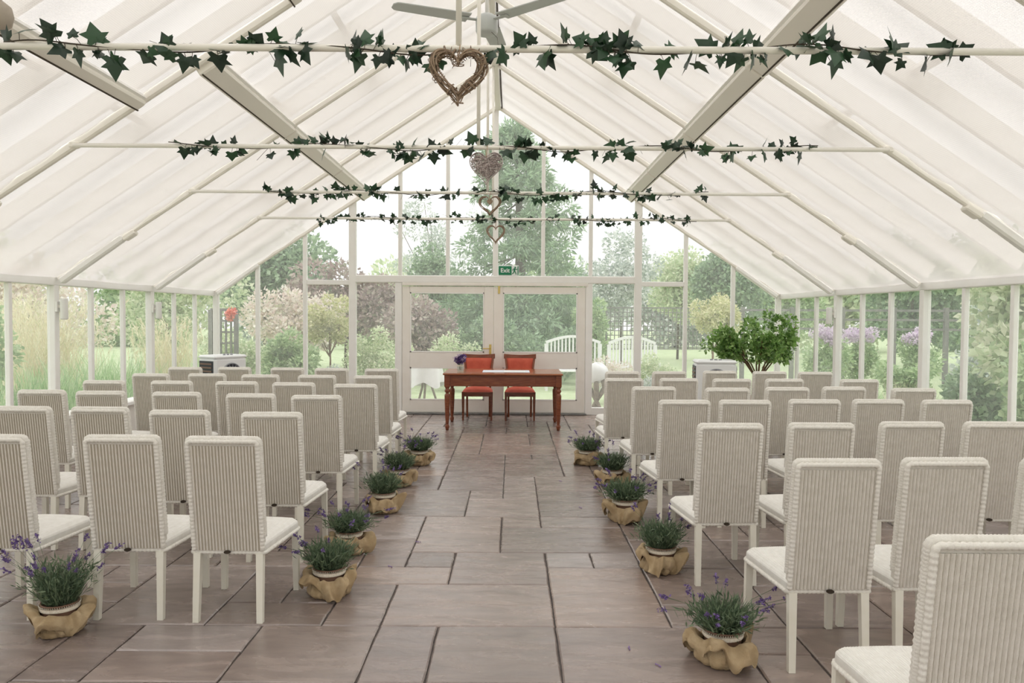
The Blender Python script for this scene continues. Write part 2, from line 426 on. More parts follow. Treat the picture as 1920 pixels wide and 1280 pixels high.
# ================================================================== STRUCTURE
HW, EZ, RZ, YE, YB = 4.5, 1.944, 4.90, 12.4, -2.72
SL = math.atan2(RZ-EZ, HW); CA, SA = math.cos(SL), math.sin(SL); LS = HW/CA
BAY = 2.16
RAFT = [YE - BAY*k for k in range(8)]           # 12.4 10.24 8.08 5.92 3.76 1.6 -.56 -2.72
def roof_z(x): return RZ - abs(x)*(RZ-EZ)/HW
def rp(side, s, y, n=0.0): return Vector((side*(s*CA + n*SA), y, RZ - s*SA + n*CA))

# ---- floor of riven flagstones on a 0.3 m lattice
rnd = random.Random(5)
floor = MB().box((0, (YE+YB)/2, -0.055), (2*HW+0.2, YE-YB+0.2, 0.085)).build('floor', 'mortar'); tag(floor, kind='structure')
def lx(i): return 0.17 + 0.2965*i
def ly(j): return 3.895 + 0.3075*j
I0, I1, J0, J1 = -16, 15, -22, 28
occ = {}
slabs = []
def put(i0, i1, j0, j1):
    for i in range(i0, i1):
        for j in range(j0, j1):
            if (i, j) in occ: return False
    for i in range(i0, i1):
        for j in range(j0, j1): occ[(i, j)] = 1
    slabs.append((i0, i1, j0, j1)); return True
for q in [(-4,-2,-2,0), (-2,-1,-2,0), (-1,1,-2,0), (1,4,-2,0), (-2,1,0,2), (1,3,0,3), (-3,-2,0,2), (3,5,0,1), (3,5,1,3), (-1,1,2,4), (-2,-1,3,4),
          (-3,-1,2,3), (1,2,3,4), (2,3,3,4), (-2,0,4,7), (0,3,4,6), (0,1,6,7), (1,3,6,7), (-3,-2,3,5), (-4,-2,5,7), (-1,1,7,9), (-4,-1,7,10),
          (-1,0,9,10), (0,1,9,11), (0,1,11,12), (1,3,7,10), (1,3,10,12), (-2,0,10,13), (-2,0,13,16), (0,2,12,15), (0,1,15,16), (1,2,15,16),
          (-2,-1,16,18), (-1,2,16,18), (-2,-1,18,21), (-1,1,18,21), (1,2,18,21), (-2,0,21,23), (0,2,21,23), (-3,-1,23,25), (-1,1,23,25), (1,2,23,25)]:
    put(*q)
sizes = [(2,2), (3,2), (2,3), (2,2), (3,2), (2,1), (1,2), (3,3), (1,1)]
for j in range(J0, J1):
    for i in range(I0, I1):
        if (i, j) in occ: continue
        opts = sizes[:]; rnd.shuffle(opts); opts += [(2,1), (1,2), (1,1)]
        for w, h in opts:
            if i+w <= I1 and j+h <= J1 and put(i, i+w, j, j+h): break
def slab_mesh(x0, x1, y0, y1, mb, dz):
    g = 0.0045
    x0 += g; x1 -= g; y0 += g; y1 -= g
    out = []
    for (a, b) in (((x0,y0),(x1,y0)), ((x1,y0),(x1,y1)), ((x1,y1),(x0,y1)), ((x0,y1),(x0,y0))):
        for k in range(4):
            t = k/4; jx, jy = (rnd.uniform(-.0028, .0028), rnd.uniform(-.0028, .0028))
            out.append((a[0]+(b[0]-a[0])*t+jx, a[1]+(b[1]-a[1])*t+jy))
    cx, cy = (x0+x1)/2, (y0+y1)/2
    n = len(out)
    def ins(p, d):
        return (p[0]-math.copysign(min(d, abs(p[0]-cx)), p[0]-cx), p[1]-math.copysign(min(d, abs(p[1]-cy)), p[1]-cy))
    vs = [(p[0], p[1], -0.03) for p in out] + [(p[0], p[1], -0.006+dz) for p in out] + [ins(p, .007)+(dz,) for p in out]
    fs = [tuple(range(2*n, 3*n))]
    for k in range(2):
        for i in range(n):
            j = (i+1) % n; fs.append((k*n+i, k*n+j, k*n+n+j, k*n+n+i))
    mb.add(vs, fs)
rest = MB()
for (i0, i1, j0, j1) in slabs:
    x0, x1, y0, y1 = max(lx(i0), -HW), min(lx(i1), HW), max(ly(j0), YB), min(ly(j1), YE+0.02)
    if x1-x0 < .04 or y1-y0 < .04: continue
    dz = rnd.uniform(-.0015, 0.0)
    if y1 > 3.15:
        mb = MB(); slab_mesh(x0, x1, y0, y1, mb, dz); mb.build('flagstone', 'stone', floor)
    else: slab_mesh(x0, x1, y0, y1, rest, dz)
tag(rest.build('flagstones_underfoot', 'stone', floor), kind='stuff')

# ---- roof: rafters, ridge, glazing bars, glass, shades, purlins, tie rods
ceiling = thing('ceiling', None, None, kind='structure')
MB().box((0, (YE+YB)/2, RZ-0.03), (0.09, YE-YB, 0.14), ch=.01).build('ridge_beam', 'rod', ceiling)
MB().box((0.062, (YE+YB)/2, RZ-0.06), (0.02, YE-YB, 0.05)).build('ridge_groove', 'mortar', ceiling)
for side in (-1, 1):
    for y in RAFT:
        if y < -1: continue
        w = 0.07 if y == YE else 0.052
        nrm = Vector((side*SA, 0, CA))
        yy = y - 0.04 if y == YE else y
        MB().bar(rp(side, 0.06, yy, -.035), rp(side, LS-.02, yy, -.035), w, 0.062, nrm, .012).build('rafter', 'rod', ceiling)
        MB().bar(rp(side, 4.55, yy, -.05), rp(side, LS-.03, yy, -.075), w+.03, 0.07, nrm, .015).build('rafter_foot', 'white_frame', ceiling)
        if y != YE and y > 3: MB().bar(rp(side, 4.42, yy, -.07), rp(side, 4.56, yy, -.07), .1, .05, nrm, .01).build('rafter_clip', 'rod', ceiling)
    # glazing bars above the shades, three lights to a bay
    for b in range(len(RAFT)-1):
        y1, y0 = RAFT[b], RAFT[b+1]
        for t in (0, 1, 2):
            y = y0 + BAY*t/3
            nrm = Vector((side*SA, 0, CA))
            MB().bar(rp(side, 0.05, y, .125), rp(side, LS, y, .125), 0.05, 0.15, nrm).build('glazing_bar', 'cream', ceiling)
            MB().bar(rp(side, 0.06, y+BAY/6, .212), rp(side, LS+.1, y+BAY/6, .212), BAY/3-.01, 0.006, nrm).build('roof_pane', 'roof_glass', ceiling)
            s = (2.45, 3.35, 1.5)[(b*2+t) % 3]
            MB().bar(rp(side, s, y+.03, .16), rp(side, s, y+BAY/3-.03, .16), 0.06, 0.05, nrm).build('vent_bar', 'cream', ceiling)
        # woven shade in this bay, gently rippled towards the eave
        ph = rnd.random()*6
        def fn(u, v, side=side, y0=y0, ph=ph):
            s = 0.07 + (LS-0.1)*v; y = y0 + .035 + (BAY-.07)*u
            low = max(0.0, min(1.0, (s-2.6)/1.6))
            n = -0.012 - .012*math.sin(PI*u) - low*(.022*abs(math.sin(PI*s/.42+.25*math.sin(u*5+ph))) + .006*math.sin(u*9+ph+s*3))
            return rp(side, s, y, n)
        mb = MB().grid(fn, 14, 90)
        sh = mb.build('roof_shade', 'fabric', ceiling, True)
        uv = sh.data.uv_layers.new(name='UVMap')
        co = np.array([(c[1], c[0]) for c in mb.v], dtype=np.float32)
        li = np.empty(len(sh.data.loops), dtype=np.int32); sh.data.loops.foreach_get('vertex_index', li)
        uv.data.foreach_set('uv', co[li].reshape(-1))
def purlin(side, y0, y1, ax, name='purlin', w=.17, h=.085, n=-.075):
    s = ax/CA; nrm = Vector((side*SA, 0, CA))
    p = MB().bar(rp(side, s, y0, n), rp(side, s, y1, n), w, h, nrm, .012).build(name, 'rod', ceiling)
    MB().bar(rp(side, s+w*.36, y0, n-h/2), rp(side, s+w*.36, y1, n-h/2), .012, .006, nrm).build('groove', 'ivy_stem', p)
    MB().bar(rp(side, s-w*.55, y0, n+.02), rp(side, s-w*.55, y1, n+.02), .03, .03, nrm).build('edge_strip', 'white_frame', p)
for b in range(len(RAFT)-1):
    y1, y0 = RAFT[b]-.02, RAFT[b+1]+.02
    purlin(1, y0, y1, 2.12)
    if y0 > 5: purlin(-1, y0, y1, 2.12)
    else:
        purlin(-1, y0, y1, 2.60, 'shade_bar', .10, .07, -.06)
        purlin(-1, y0, y1, 1.42, 'shade_bar', .10, .07, -.06)
TZ, TX = 2.83, 3.06
for y in RAFT[1:6]:
    k = y - .035
    MB().tube([(-TX, k, TZ), (TX, k, TZ)], .017, 10).build('tie_rod', 'rod', ceiling, True)
    MB().tube([(-.02, k, TZ), (-.02, k, RZ-.08)], .014, 8).build('king_rod', 'rod', ceiling, True)
    for sd in (-1, 1):
        MB().box((sd*TX, k+.02, TZ+.005), (.07, .06, .05), ch=.01).build('rod_bracket', 'rod', ceiling)

# ---- side walls
def side_wall(side, name):
    x = side*HW
    wall = MB().box((x+side*.1, (YE+YB)/2, .22), (.2, YE-YB, .44)).build(name, 'plaster'); tag(wall, kind='structure')
    MB().box((x+side*.05, (YE+YB)/2, .47), (.24, YE-YB, .05), ch=.008).build('sill', 'white_frame', wall)
    MB().box((x+side*.04, (YE+YB)/2, EZ-.04), (.12, YE-YB, .09), ch=.008).build('eave_beam', 'white_frame', wall)
    k = 0; y = YE
    ys = []
    while y > YB - .01:
        thick = (k % 3 == 0); w = .085 if thick else .052
        if not (k == 0): MB().box((x+side*.02, y, (.495+EZ-.085)/2), (w, w, EZ-.085-.495), ch=.006).build('post', 'white_frame', wall)
        ys.append(y); k += 1; y -= BAY/3
    for a, b in zip(ys[1:], ys[:-1]):
        MB().box((x+side*.03, (a+b)/2, (.495+EZ-.085)/2), (.006, b-a-.03, EZ-.085-.495)).build('pane', 'glass', wall)
side_wall(-1, 'wall_left'); side_wall(1, 'wall_right')

# ---- glazed gable end with a pair of doors
SP = HW/6
wall_end = MB().box((0, YE+.03, .055), (2*HW+.1, .11, .11)).build('wall_end', 'white_frame'); tag(wall_end, kind='structure')
def mull(x, w, z0, z1=None, name='mullion'):
    z1 = roof_z(x)-.02 if z1 is None else z1
    MB().box((x, YE, (z0+z1)/2), (w, .08, z1-z0), ch=.006).build(name, 'white_frame', wall_end)
DX = -.03
for k in range(-6, 7):
    x = max(-HW+.03, min(HW-.03, k*SP*1.007+DX if abs(k) < 6 else k*SP))
    if k in (-3, 3): mull(x, .115, .11)
    elif k in (-2, 2): mull(x, .06, 2.2)
    elif k in (-1, 0, 1): mull(x, .085 if k == 0 else .06, 2.2)
    else: mull(x, .06 if abs(k) < 6 else .085, .11)
mx = lambda k: k*SP*1.007+DX
mull(-1.565, .11, 0.0, 2.09, 'door_jamb'); mull(1.46, .11, 0.0, 2.09, 'door_jamb')
MB().box((DX, YE, 2.145), (mx(3)-mx(-3)-.1, .10, .115), ch=.01).build('transom', 'white_frame', wall_end)
MB().box((DX, YE-.02, 2.065), (2.95, .07, .05), ch=.006).build('door_head', 'cream', wall_end)
for s in (-1, 1):
    a, b = sorted((mx(3*s), mx(4*s)))
    MB().box(((a+b)/2, YE, 2.085), (b-a-.06, .07, .075), ch=.006).build('transom', 'white_frame', wall_end)
def pane(x0, x1, z0, z1, top=False):
    if top:
        e = .03
        if x0 < 0 < x1: poly = [(x0, z0), (x1, z0), (x1, roof_z(x1)-e), (0, RZ-e), (x0, roof_z(x0)-e)]
        else: poly = [(x0, z0), (x1, z0), (x1, roof_z(x1)-e), (x0, roof_z(x0)-e)]
        if min(p[1] for p in poly[2:]) < z0: poly = [(x0, z0), (x1, z0), (x1, max(z0+.02, roof_z(x1)-e)), (x0, max(z0+.02, roof_z(x0)-e))]
    else: poly = [(x0, z0), (x1, z0), (x1, z1), (x0, z1)]
    MB().prism(poly, YE-.003, YE+.003).build('pane', 'glass', wall_end)
for k in range(-6, 6):
    x0, x1 = mx(k), mx(k+1)
    if k == -6: x0 = -HW
    if k == 5: x1 = HW
    g = .025; x0 += g; x1 -= g
    kk = k if k >= 0 else -k-1
    if kk < 3:
        pane(x0, x1, 2.20, 2.678); pane(x0, x1, 2.684, None, True)
        if kk == 2: pane(x0, x1, .11, 2.09)
    elif kk == 3: pane(x0, x1, .11, 2.05); pane(x0, x1, 2.12, None, True)
    else: pane(x0, x1, .11, None, True)
def door(n, x0, x1, g0, g1):
    yc = YE-.01; t = .05
    d = MB()
    d.box(((x0+g0)/2, yc, 1.03), (g0-x0, t, 2.0), ch=.004); d.box(((x1+g1)/2, yc, 1.03), (x1-g1, t, 2.0), ch=.004)
    for z0, z1 in ((.03, .225), (.745, .985), (1.935, 2.03)):
        d.box(((g0+g1)/2, yc, (z0+z1)/2), (g1-g0+.02, t, z1-z0), ch=.004)
    o = d.build('door_%d' % n, 'cream'); tag(o, kind='structure')
    for z0, z1 in ((.225, .745), (.985, 1.935)):
        MB().box(((g0+g1)/2, yc, (z0+z1)/2), (g1-g0, .006, z1-z0)).build('pane', 'glass', o)
        m = MB()
        for (a, b, c, e) in ((g0, g0+.018, z0, z1), (g1-.018, g1, z0, z1), (g0, g1, z0, z0+.018), (g0, g1, z1-.018, z1)):
            m.box(((a+b)/2, yc-.018, (c+e)/2), (b-a, .022, e-c))
        m.build('glazing_bead', 'white_frame', o)
    return o
d1 = door(1, -1.505, -.055, -1.38, -.205)
d2 = door(2, -.053, 1.40, .095, 1.275)
h = MB().box((-.105, YE-.04, 1.03), (.035, .012, .17), ch=.003).build('handle_plate', 'brass', d1)
MB().tube([(-.105, YE-.045, 1.05), (-.105, YE-.085, 1.05), (-.12, YE-.09, 1.05), (-.22, YE-.09, 1.05)], .009, 8).build('lever_handle', 'brass', h, True)
MB().box((.03, YE-.04, 1.985), (.03, .015, .13), ch=.003).build('door_bolt', 'brass', d2)
MB().box((-.05, YE-.05, .012), (2.95, .12, .022), ch=.004).build('threshold', 'fence', wall_end)

# ---- unseen rear gable behind the camera, its glazing added to light the chair backs
back = MB().box((0, YB-.06, .3), (2*HW+.2, .12, .6)).build('wall_back', 'plaster'); tag(back, kind='structure')
for k in range(-6, 7):
    x = max(-HW+.03, min(HW-.03, k*SP)); z1 = roof_z(x)-.02
    MB().box((x, YB-.04, (.6+z1)/2), (.06, .07, z1-.6)).build('mullion', 'white_frame', back)
MB().box((0, YB-.04, 2.1), (2*HW-.1, .08, .1)).build('transom', 'white_frame', back)
for k in range(-6, 6):
    x0, x1 = k*SP+.03, (k+1)*SP-.03
    MB().prism([(x0, .6), (x1, .6), (x1, roof_z(x1)-.03), (x0, roof_z(x0)-.03)], YB-.043, YB-.037).build('pane', 'glass', back)

# ---- ground outside
GZ = -0.1
ground = MB().box((0, 20, GZ-.5), (160, 140, 1.0)).build('ground', 'lawn'); tag(ground, kind='structure')
tag(MB().box((0, YE+.6, GZ+.01), (10, 1.0, .02)).build('path', 'paving'), kind='structure')
# ================================================================== WOVEN CHAIRS
def rope(mb, pts, r, pitch=.022, n=7, step=.004, amp=.13):
    """braided edge: a tube whose section swells and turns along its length"""
    P = [Vector(p) for p in pts]; out = []; rad = []; acc = 0
    for a, b in zip(P[:-1], P[1:]):
        L = (b-a).length; k = max(1, int(L/step))
        for i in range(k):
            out.append(a + (b-a)*i/k); acc += L/k
            rad.append(r*(1+amp*math.sin(2*PI*acc/pitch)))
    out.append(P[-1]); rad.append(r)
    mb.tube(out, rad, n)
BW = .187                       # half width of the back
def back_y(z): return -.232 - .082*max(0, (z-.36))/.595     # rear face leans back
def arc_top(hw, z0, z1, r, yoff, n=6):
    pts = [(-hw, z0)]
    pts += [(-hw + r - r*math.cos(a), z1 - r + r*math.sin(a)) for a in [PI/2*i/n for i in range(n+1)]]
    pts += [(hw - r + r*math.sin(a), z1 - r + r*math.cos(a)) for a in [PI/2*i/n for i in range(n+1)]]
    pts += [(hw, z0)]
    return [(x, back_y(z)+yoff, z) for x, z in pts]
def build_chair():
    t = thing('woven_chair', 'x', 'chair')
    # back slab with rounded top
    mb = MB(); prof = arc_top(BW-.008, .36, .942, .017, 0)
    th = .042; n = len(prof)
    vs = [p for p in prof] + [(p[0], p[1]+th, p[2]) for p in prof]
    fs = [tuple(range(n)), tuple(range(2*n-1, n-1, -1))]
    for i in range(n-1): fs.append((i, i+n, i+1+n, i+1))
    fs.append((n-1, 2*n-1, n, 0))
    mb.add(vs, fs)
    # upright ribs of the loom weave on both faces
    ribs = 20; x0, x1 = -BW+.026, BW-.026; seg = 6; cols = ribs*seg
    for face, sgn in ((-.0005, -1), (th+.0005, 1)):
        def fn(u, v, face=face, sgn=sgn):
            x = x0 + (x1-x0)*u; z = .368 + (.915-.368)*v
            ph = (u*ribs) % 1.0
            hgt = (.0062*math.sqrt(max(0, 1-((2*ph-1)/.72)**2)) if abs(2*ph-1) < .72 else -.0005)
            e = .0012*math.sin(v*40*PI + (int(u*ribs+1e-6) % 2)*PI)
            return (x, back_y(z) + face + sgn*(hgt + e*(.5 if hgt > 0 else 0)), z)
        mb.grid(fn, cols, 36)
    bk = mb.build('backrest', 'loom', t, True)
    bk.data.materials.append(M['rib_shade'])
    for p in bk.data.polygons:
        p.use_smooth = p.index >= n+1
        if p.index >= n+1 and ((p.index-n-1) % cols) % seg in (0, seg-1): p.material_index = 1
    tr = MB()
    rope(tr, arc_top(BW-.0115, .372, .936, .017, -.001), .0115, .020, amp=.11)      # braid round the rear face
    rope(tr, arc_top(BW-.008, .44, .947, .018, th*.5), .0160, .0115, amp=.085)         # rolled edge over the top
    rope(tr, arc_top(BW-.0115, .45, .936, .017, th+.001), .0105, .020)
    tr.build('back_trim', 'loom_trim', bk, True)
    # seat, wider at the front, softly domed, ribbed front to back
    hb, hf, yb, yf, zs = .183, .226, -.225, .268, .418
    rc_ = .055
    def half(y):
        b = hb + (hf-hb)*(y-yb)/(yf-yb); d = y-(yf-rc_)
        return b if d <= 0 else b - rc_ + math.sqrt(max(0, rc_**2-d**2))
    def top(u, v):
        y = yb + (yf-yb)*v**.8; x = (2*u-1)*half(y)
        ed = min(1, (1-abs(2*u-1))*7)*min(1, (yf-y)/.05)
        z = zs - .03 + .03*math.sqrt(max(0, ed)) + .018*math.sin(PI*u)*math.sin(PI*(.15+.8*v)) + .0012*math.sin(u*2*PI*44)
        return (x, y, z)
    s = MB(); s.grid(top, 132, 26)
    ring = [(-half(y), y) for y in (yb, yf-.055, yf-.04, yf-.025, yf-.012, yf-.003, yf)]
    ring += [(-x, y) for x, y in ring[::-1]]
    k = len(ring)
    s.add([(x, y, zs-.026) for x, y in ring] + [(x*1.005, y+.002, .352) for x, y in ring],
          [(i, i+k, (i+1) % k+k, (i+1) % k) for i in range(k)] + [tuple(range(2*k-1, k-1, -1))])
    seat = s.build('seat', 'loom_seat', t, True)
    st = MB()
    rr = [(x*1.01, y, .356) for x, y in ring]
    rope(st, rr + [rr[0]], .0105, .02)
    st.build('seat_trim', 'loom_trim', seat, True)
    for (x, y, w0, w1) in ((-.160, -.222, .036, .030), (.160, -.222, .036, .030), (-.203, .238, .036, .030), (.203, .238, .036, .030)):
        l = MB(); dx = .004*(1 if x > 0 else -1); dy = -.018 if y < 0 else .006
        a = [(x+sx*w0/2, y+sy*w0/2, .352) for sx, sy in ((-1,-1), (1,-1), (1,1), (-1,1))]
        b = [(x+dx+sx*w1/2, y+dy+sy*w1/2, 0) for sx, sy in ((-1,-1), (1,-1), (1,1), (-1,1))]
        l.add(a+b, [(0,1,2,3), (7,6,5,4)] + [(i, i+4, (i+1) % 4+4, (i+1) % 4) for i in range(4)])
        l.build('leg', 'leg', t)
    b = MB(); yb_ = back_y(.372)-.017
    b.prism([(.017*math.cos(2*PI*i/14), .372-.008+.009*math.sin(2*PI*i/14)) for i in range(14)], yb_-.004, yb_+.006)
    b.build('badge', 'badge', t)
    return t
ORD = ['', 'first', 'second', 'third', 'fourth', 'fifth', 'sixth', 'seventh']
chair0 = build_chair()
# (x, y) of the middle of each back's top edge, rows listed from the one nearest the camera, seats in the order listed
LEFT = [[(-1.20,3.87), (-1.72,3.90), (-2.38,3.89)],
        [(-1.26,4.85), (-1.87,4.93), (-2.45,5.07), (-2.96,5.08)],
        [(-1.24,5.89), (-1.77,5.98), (-2.38,6.07), (-3.00,6.12), (-3.50,6.18)],
        [(-1.14,6.86), (-1.72,6.98), (-2.26,7.06), (-2.86,7.08), (-3.48,7.09)],
        [(-1.16,7.83), (-1.73,7.86), (-2.31,7.88), (-2.89,7.98), (-3.45,7.94)],
        [(-1.24,8.84), (-1.82,8.88), (-2.34,8.93), (-2.96,8.97), (-3.51,8.92)]]
RIGHT = [[(1.60,2.17)],
        [(1.65,3.35), (2.14,3.39), (2.68,3.41)],
        [(1.50,4.46), (2.04,4.50), (2.60,4.57), (3.11,4.59), (3.60,4.62)],
        [(1.51,5.70), (1.96,5.72), (2.50,5.79), (2.99,5.82), (3.50,5.81)],
        [(1.48,6.77), (2.10,6.70), (2.65,6.79), (3.18,6.87), (3.74,6.76)],
        [(1.35,7.68), (1.90,7.72), (2.42,7.69), (2.95,7.72), (3.69,7.71)],
        [(1.47,8.64), (2.00,8.68), (2.60,8.81), (3.15,8.77), (3.65,8.73)]]
rc = random.Random(3); first = True
for block, rows, sgn in (('left', LEFT, -1), ('right', RIGHT, 1)):
    nr = len(rows)
    for r, row in enumerate(rows):
        for sidx, (x, y) in enumerate(row):
            o = chair0 if first else dup(chair0); first = False
            a = rc.uniform(-.035, .035) + (0.06*sgn*-1 if 0 else 0)
            o.rotation_euler = (0, 0, a)
            # the back's top centre sits 0.30 m behind the chair's origin
            o.location = (x - .295*math.sin(a), y + .295*math.cos(a), 0)
            rowtxt = ORD[nr-r]
            seat = 'on the aisle' if sidx == 0 else '%s seat from aisle' % ORD[sidx+1]
            if block == 'right' and r == 0: lab = 'white woven chair cut off by the lower right corner, nearest the camera'
            else: lab = 'white woven chair %s of aisle, %s row from table, %s' % (block, rowtxt, seat)
            tag(o, lab, 'chair', 'white woven chairs in rows')

# ================================================================== TABLE, RED CHAIRS AND WHAT LIES ON THE TABLE
tb = thing('writing_table', 'polished reddish wooden writing table with turned legs in front of the glass doors', 'table', (.12, 11.06, 0))
MB().box((0, 0, .772), (1.64, .98, .026), ch=.007).build('table_top', 'wood_top', tb)
MB().box((0, -.43, .68), (1.48, .024, .15), ch=.003).build('apron', 'wood_red', tb)
MB().box((0, .43, .68), (1.48, .024, .15), ch=.003).build('apron', 'wood_red', tb)
for s in (-1, 1): MB().box((s*.765, 0, .68), (.024, .82, .15), ch=.003).build('apron', 'wood_red', tb)
MB().box((0, -.443, .68), (.9, .008, .11), ch=.002).build('drawer_front', 'wood_red', tb)
leg = MB()
leg.box((0, 0, .68), (.078, .078, .16), ch=.004)
leg.lathe([(.036, .60), (.038, .592), (.028, .580), (.026, .565), (.036, .550), (.038, .535), (.024, .515), (.022, .505), (.036, .490), (.039, .470), (.037, .40), (.030, .20),
           (.022, .09), (.020, .08), (.030, .066), (.032, .050), (.026, .03), (.020, .0)], 14)
leg_me = leg.mesh('leg', 'wood_red', True)
for p in leg_me.polygons:
    p.use_smooth = len(p.vertices) == 4 and p.center.z < .6
for sx in (-1, 1):
    for sy in (-1, 1):
        l = link('leg', leg_me, tb); l.location = (sx*.762, sy*.425, 0)

def red_chair(label, loc, rz):
    t = thing('upholstered_chair', label, 'chair', loc, rz, 'red chairs behind the table')
    # faces -y, back at +y
    def cushion(w, d, h, z, dome, yoff=0):
        def fn(u, v):
            x = (u-.5)*w*(1-.08*v); y = (v-.5)*d + yoff
            e = (1-abs(2*u-1)**5)*(1-abs(2*v-1)**5)
            return (x, y, z + h*max(0, e)**.5 + dome*math.sin(PI*u)*math.sin(PI*v))
        return MB().grid(fn, 18, 18)
    c = cushion(.47, .45, .045, .425, .03)
    c.build('seat_cushion', 'red_fabric', t, True)
    f = MB(); f.box((0, -.215, .395), (.44, .022, .065), ch=.003); f.box((0, .2, .395), (.40, .022, .065), ch=.003)
    for s in (-1, 1): f.bar((s*.215, -.21, .395), (s*.195, .2, .395), .022, .065)
    f.build('seat_frame', 'wood_red', t)
    for s in (-1, 1):
        l = MB(); x, y = s*.212, -.205; w0, w1 = .042, .026
        a = [(x+a_*w0/2, y+b_*w0/2, .43) for a_, b_ in ((-1,-1), (1,-1), (1,1), (-1,1))]
        b = [(x+a_*w1/2, y+b_*w1/2, 0) for a_, b_ in ((-1,-1), (1,-1), (1,1), (-1,1))]
        l.add(a+b, [(0,1,2,3), (7,6,5,4)] + [(i, i+4, (i+1) % 4+4, (i+1) % 4) for i in range(4)])
        l.build('leg', 'wood_red', t)
        pts = [(s*(.175+.0*z), .19+.07*max(0, (.40-z)/.4)**1.6, z) for z in (0, .08, .16, .24, .32, .40)]
        pts += [(s*(.18+.05*((z-.40)/.57)**1.6), .19+.075*((z-.40)/.57)**1.4, z) for z in (.5, .6, .7, .8, .9, .965)]
        l = MB()
        for a_, b_ in zip(pts[:-1], pts[1:]): l.bar(a_, b_, .03, .034, (0, 1, 0))
        l.build('rear_post', 'wood_red', t)
    def crest(u, v, off=0):
        x = (u-.5)*.50; z = .905 + .06*v + .014*(2*u-1)**2*(v > .4)
        return (x, .262 + .012*v - .02*(1-(2*u-1)**2)*-1 + off, z)
    m = MB(); m.grid(lambda u, v: crest(u, v), 14, 4); m.grid(lambda u, v: crest(1-u, v, .026), 14, 4)
    m.grid(lambda u, v: (crest(u, 1)[0], crest(u, 1)[1]+.026*v, crest(u, 1)[2]), 14, 1)
    m.grid(lambda u, v: (crest(1-u, 0)[0], crest(1-u, 0)[1]+.026*v, crest(1-u, 0)[2]), 14, 1)
    m.build('crest_rail', 'wood_red', t, True)
    MB().box((0, .225, .60), (.37, .022, .035), ch=.004).build('lower_rail', 'wood_red', t)
    def pad(u, v, sg):
        z = .615 + .30*v; w = .36 + .055*v; e = (1-abs(2*u-1)**6)*(1-abs(2*v-1)**6)
        return ((u-.5)*w*sg*-1, .222 + .04*((z-.6)/.35) + sg*(.008+.022*max(0, e)**.5), z)
    m = MB(); m.grid(lambda u, v: pad(u, v, -1), 14, 10); m.grid(lambda u, v: pad(u, v, 1), 14, 10)
    m.build('back_pad', 'red_fabric', t, True)
red_chair('red upholstered wooden chair on the left behind the table, by the posy', (-.275, 11.83, 0), .0)
red_chair('red upholstered wooden chair on the right behind the table', (.365, 11.83, 0), .0)
paper = thing('paper_sheet', 'pale blue paper sheet lying flat on the polished table', 'paper', (.16, 10.98, .7855))
MB().box((0, 0, .002), (.66, .40, .004), ch=.001).build('sheet', 'paper', paper)
MB().box((.12, -.03, .006), (.30, .22, .004), ch=.001).build('upper_sheet', 'sign_white', paper)

posy = thing('flower_posy', 'small glass jar of purple flowers on the left end of the table', 'flowers', (-.485, 10.95, .786))
MB().lathe([(.040, .0), (.046, .006), (.047, .07), (.040, .085), (.042, .10), (.038, .10), (.036, .085), (.042, .07), (.041, .01)], 18).build('jar', 'jar_glass', posy, True)
MB().lathe([(.0475, .072), (.0485, .076), (.0485, .084), (.0475, .088)], 18, cap=False).build('ribbon', 'lace', posy, True)
rg = np.random.default_rng(4)
C_, R_ = clumps(rg, (0, 0, .17), (.075, .06, .05), 16, .022)
link('blooms', quads_mesh('blooms', 'lav_flower', crown(rg, C_, R_, 700, .03, .011)), posy)
m = MB()
for k in range(14):
    a = rg.random()*2*PI; q = .07*rg.random()
    m.tube([(0.01*math.cos(a), .01*math.sin(a), .02), (.02*math.cos(a), .02*math.sin(a), .09), (q*math.cos(a), q*math.sin(a), .16)], .0018, 4)
m.build('stems', 'lav_green', posy)
m = MB()
for x, z in ((-.05, .20), (.06, .19), (-.02, .225), (.03, .16), (-.09, .185)):
    for k in range(5):
        a = 2*PI*k/5
        m.lathe([(.001, 0), (.009, .004), (.006, .009), (.001, .01)], 6, (x+.012*math.cos(a), -.06, z+.012*math.sin(a)))
m.build('pale_blooms', 'phlox', posy)

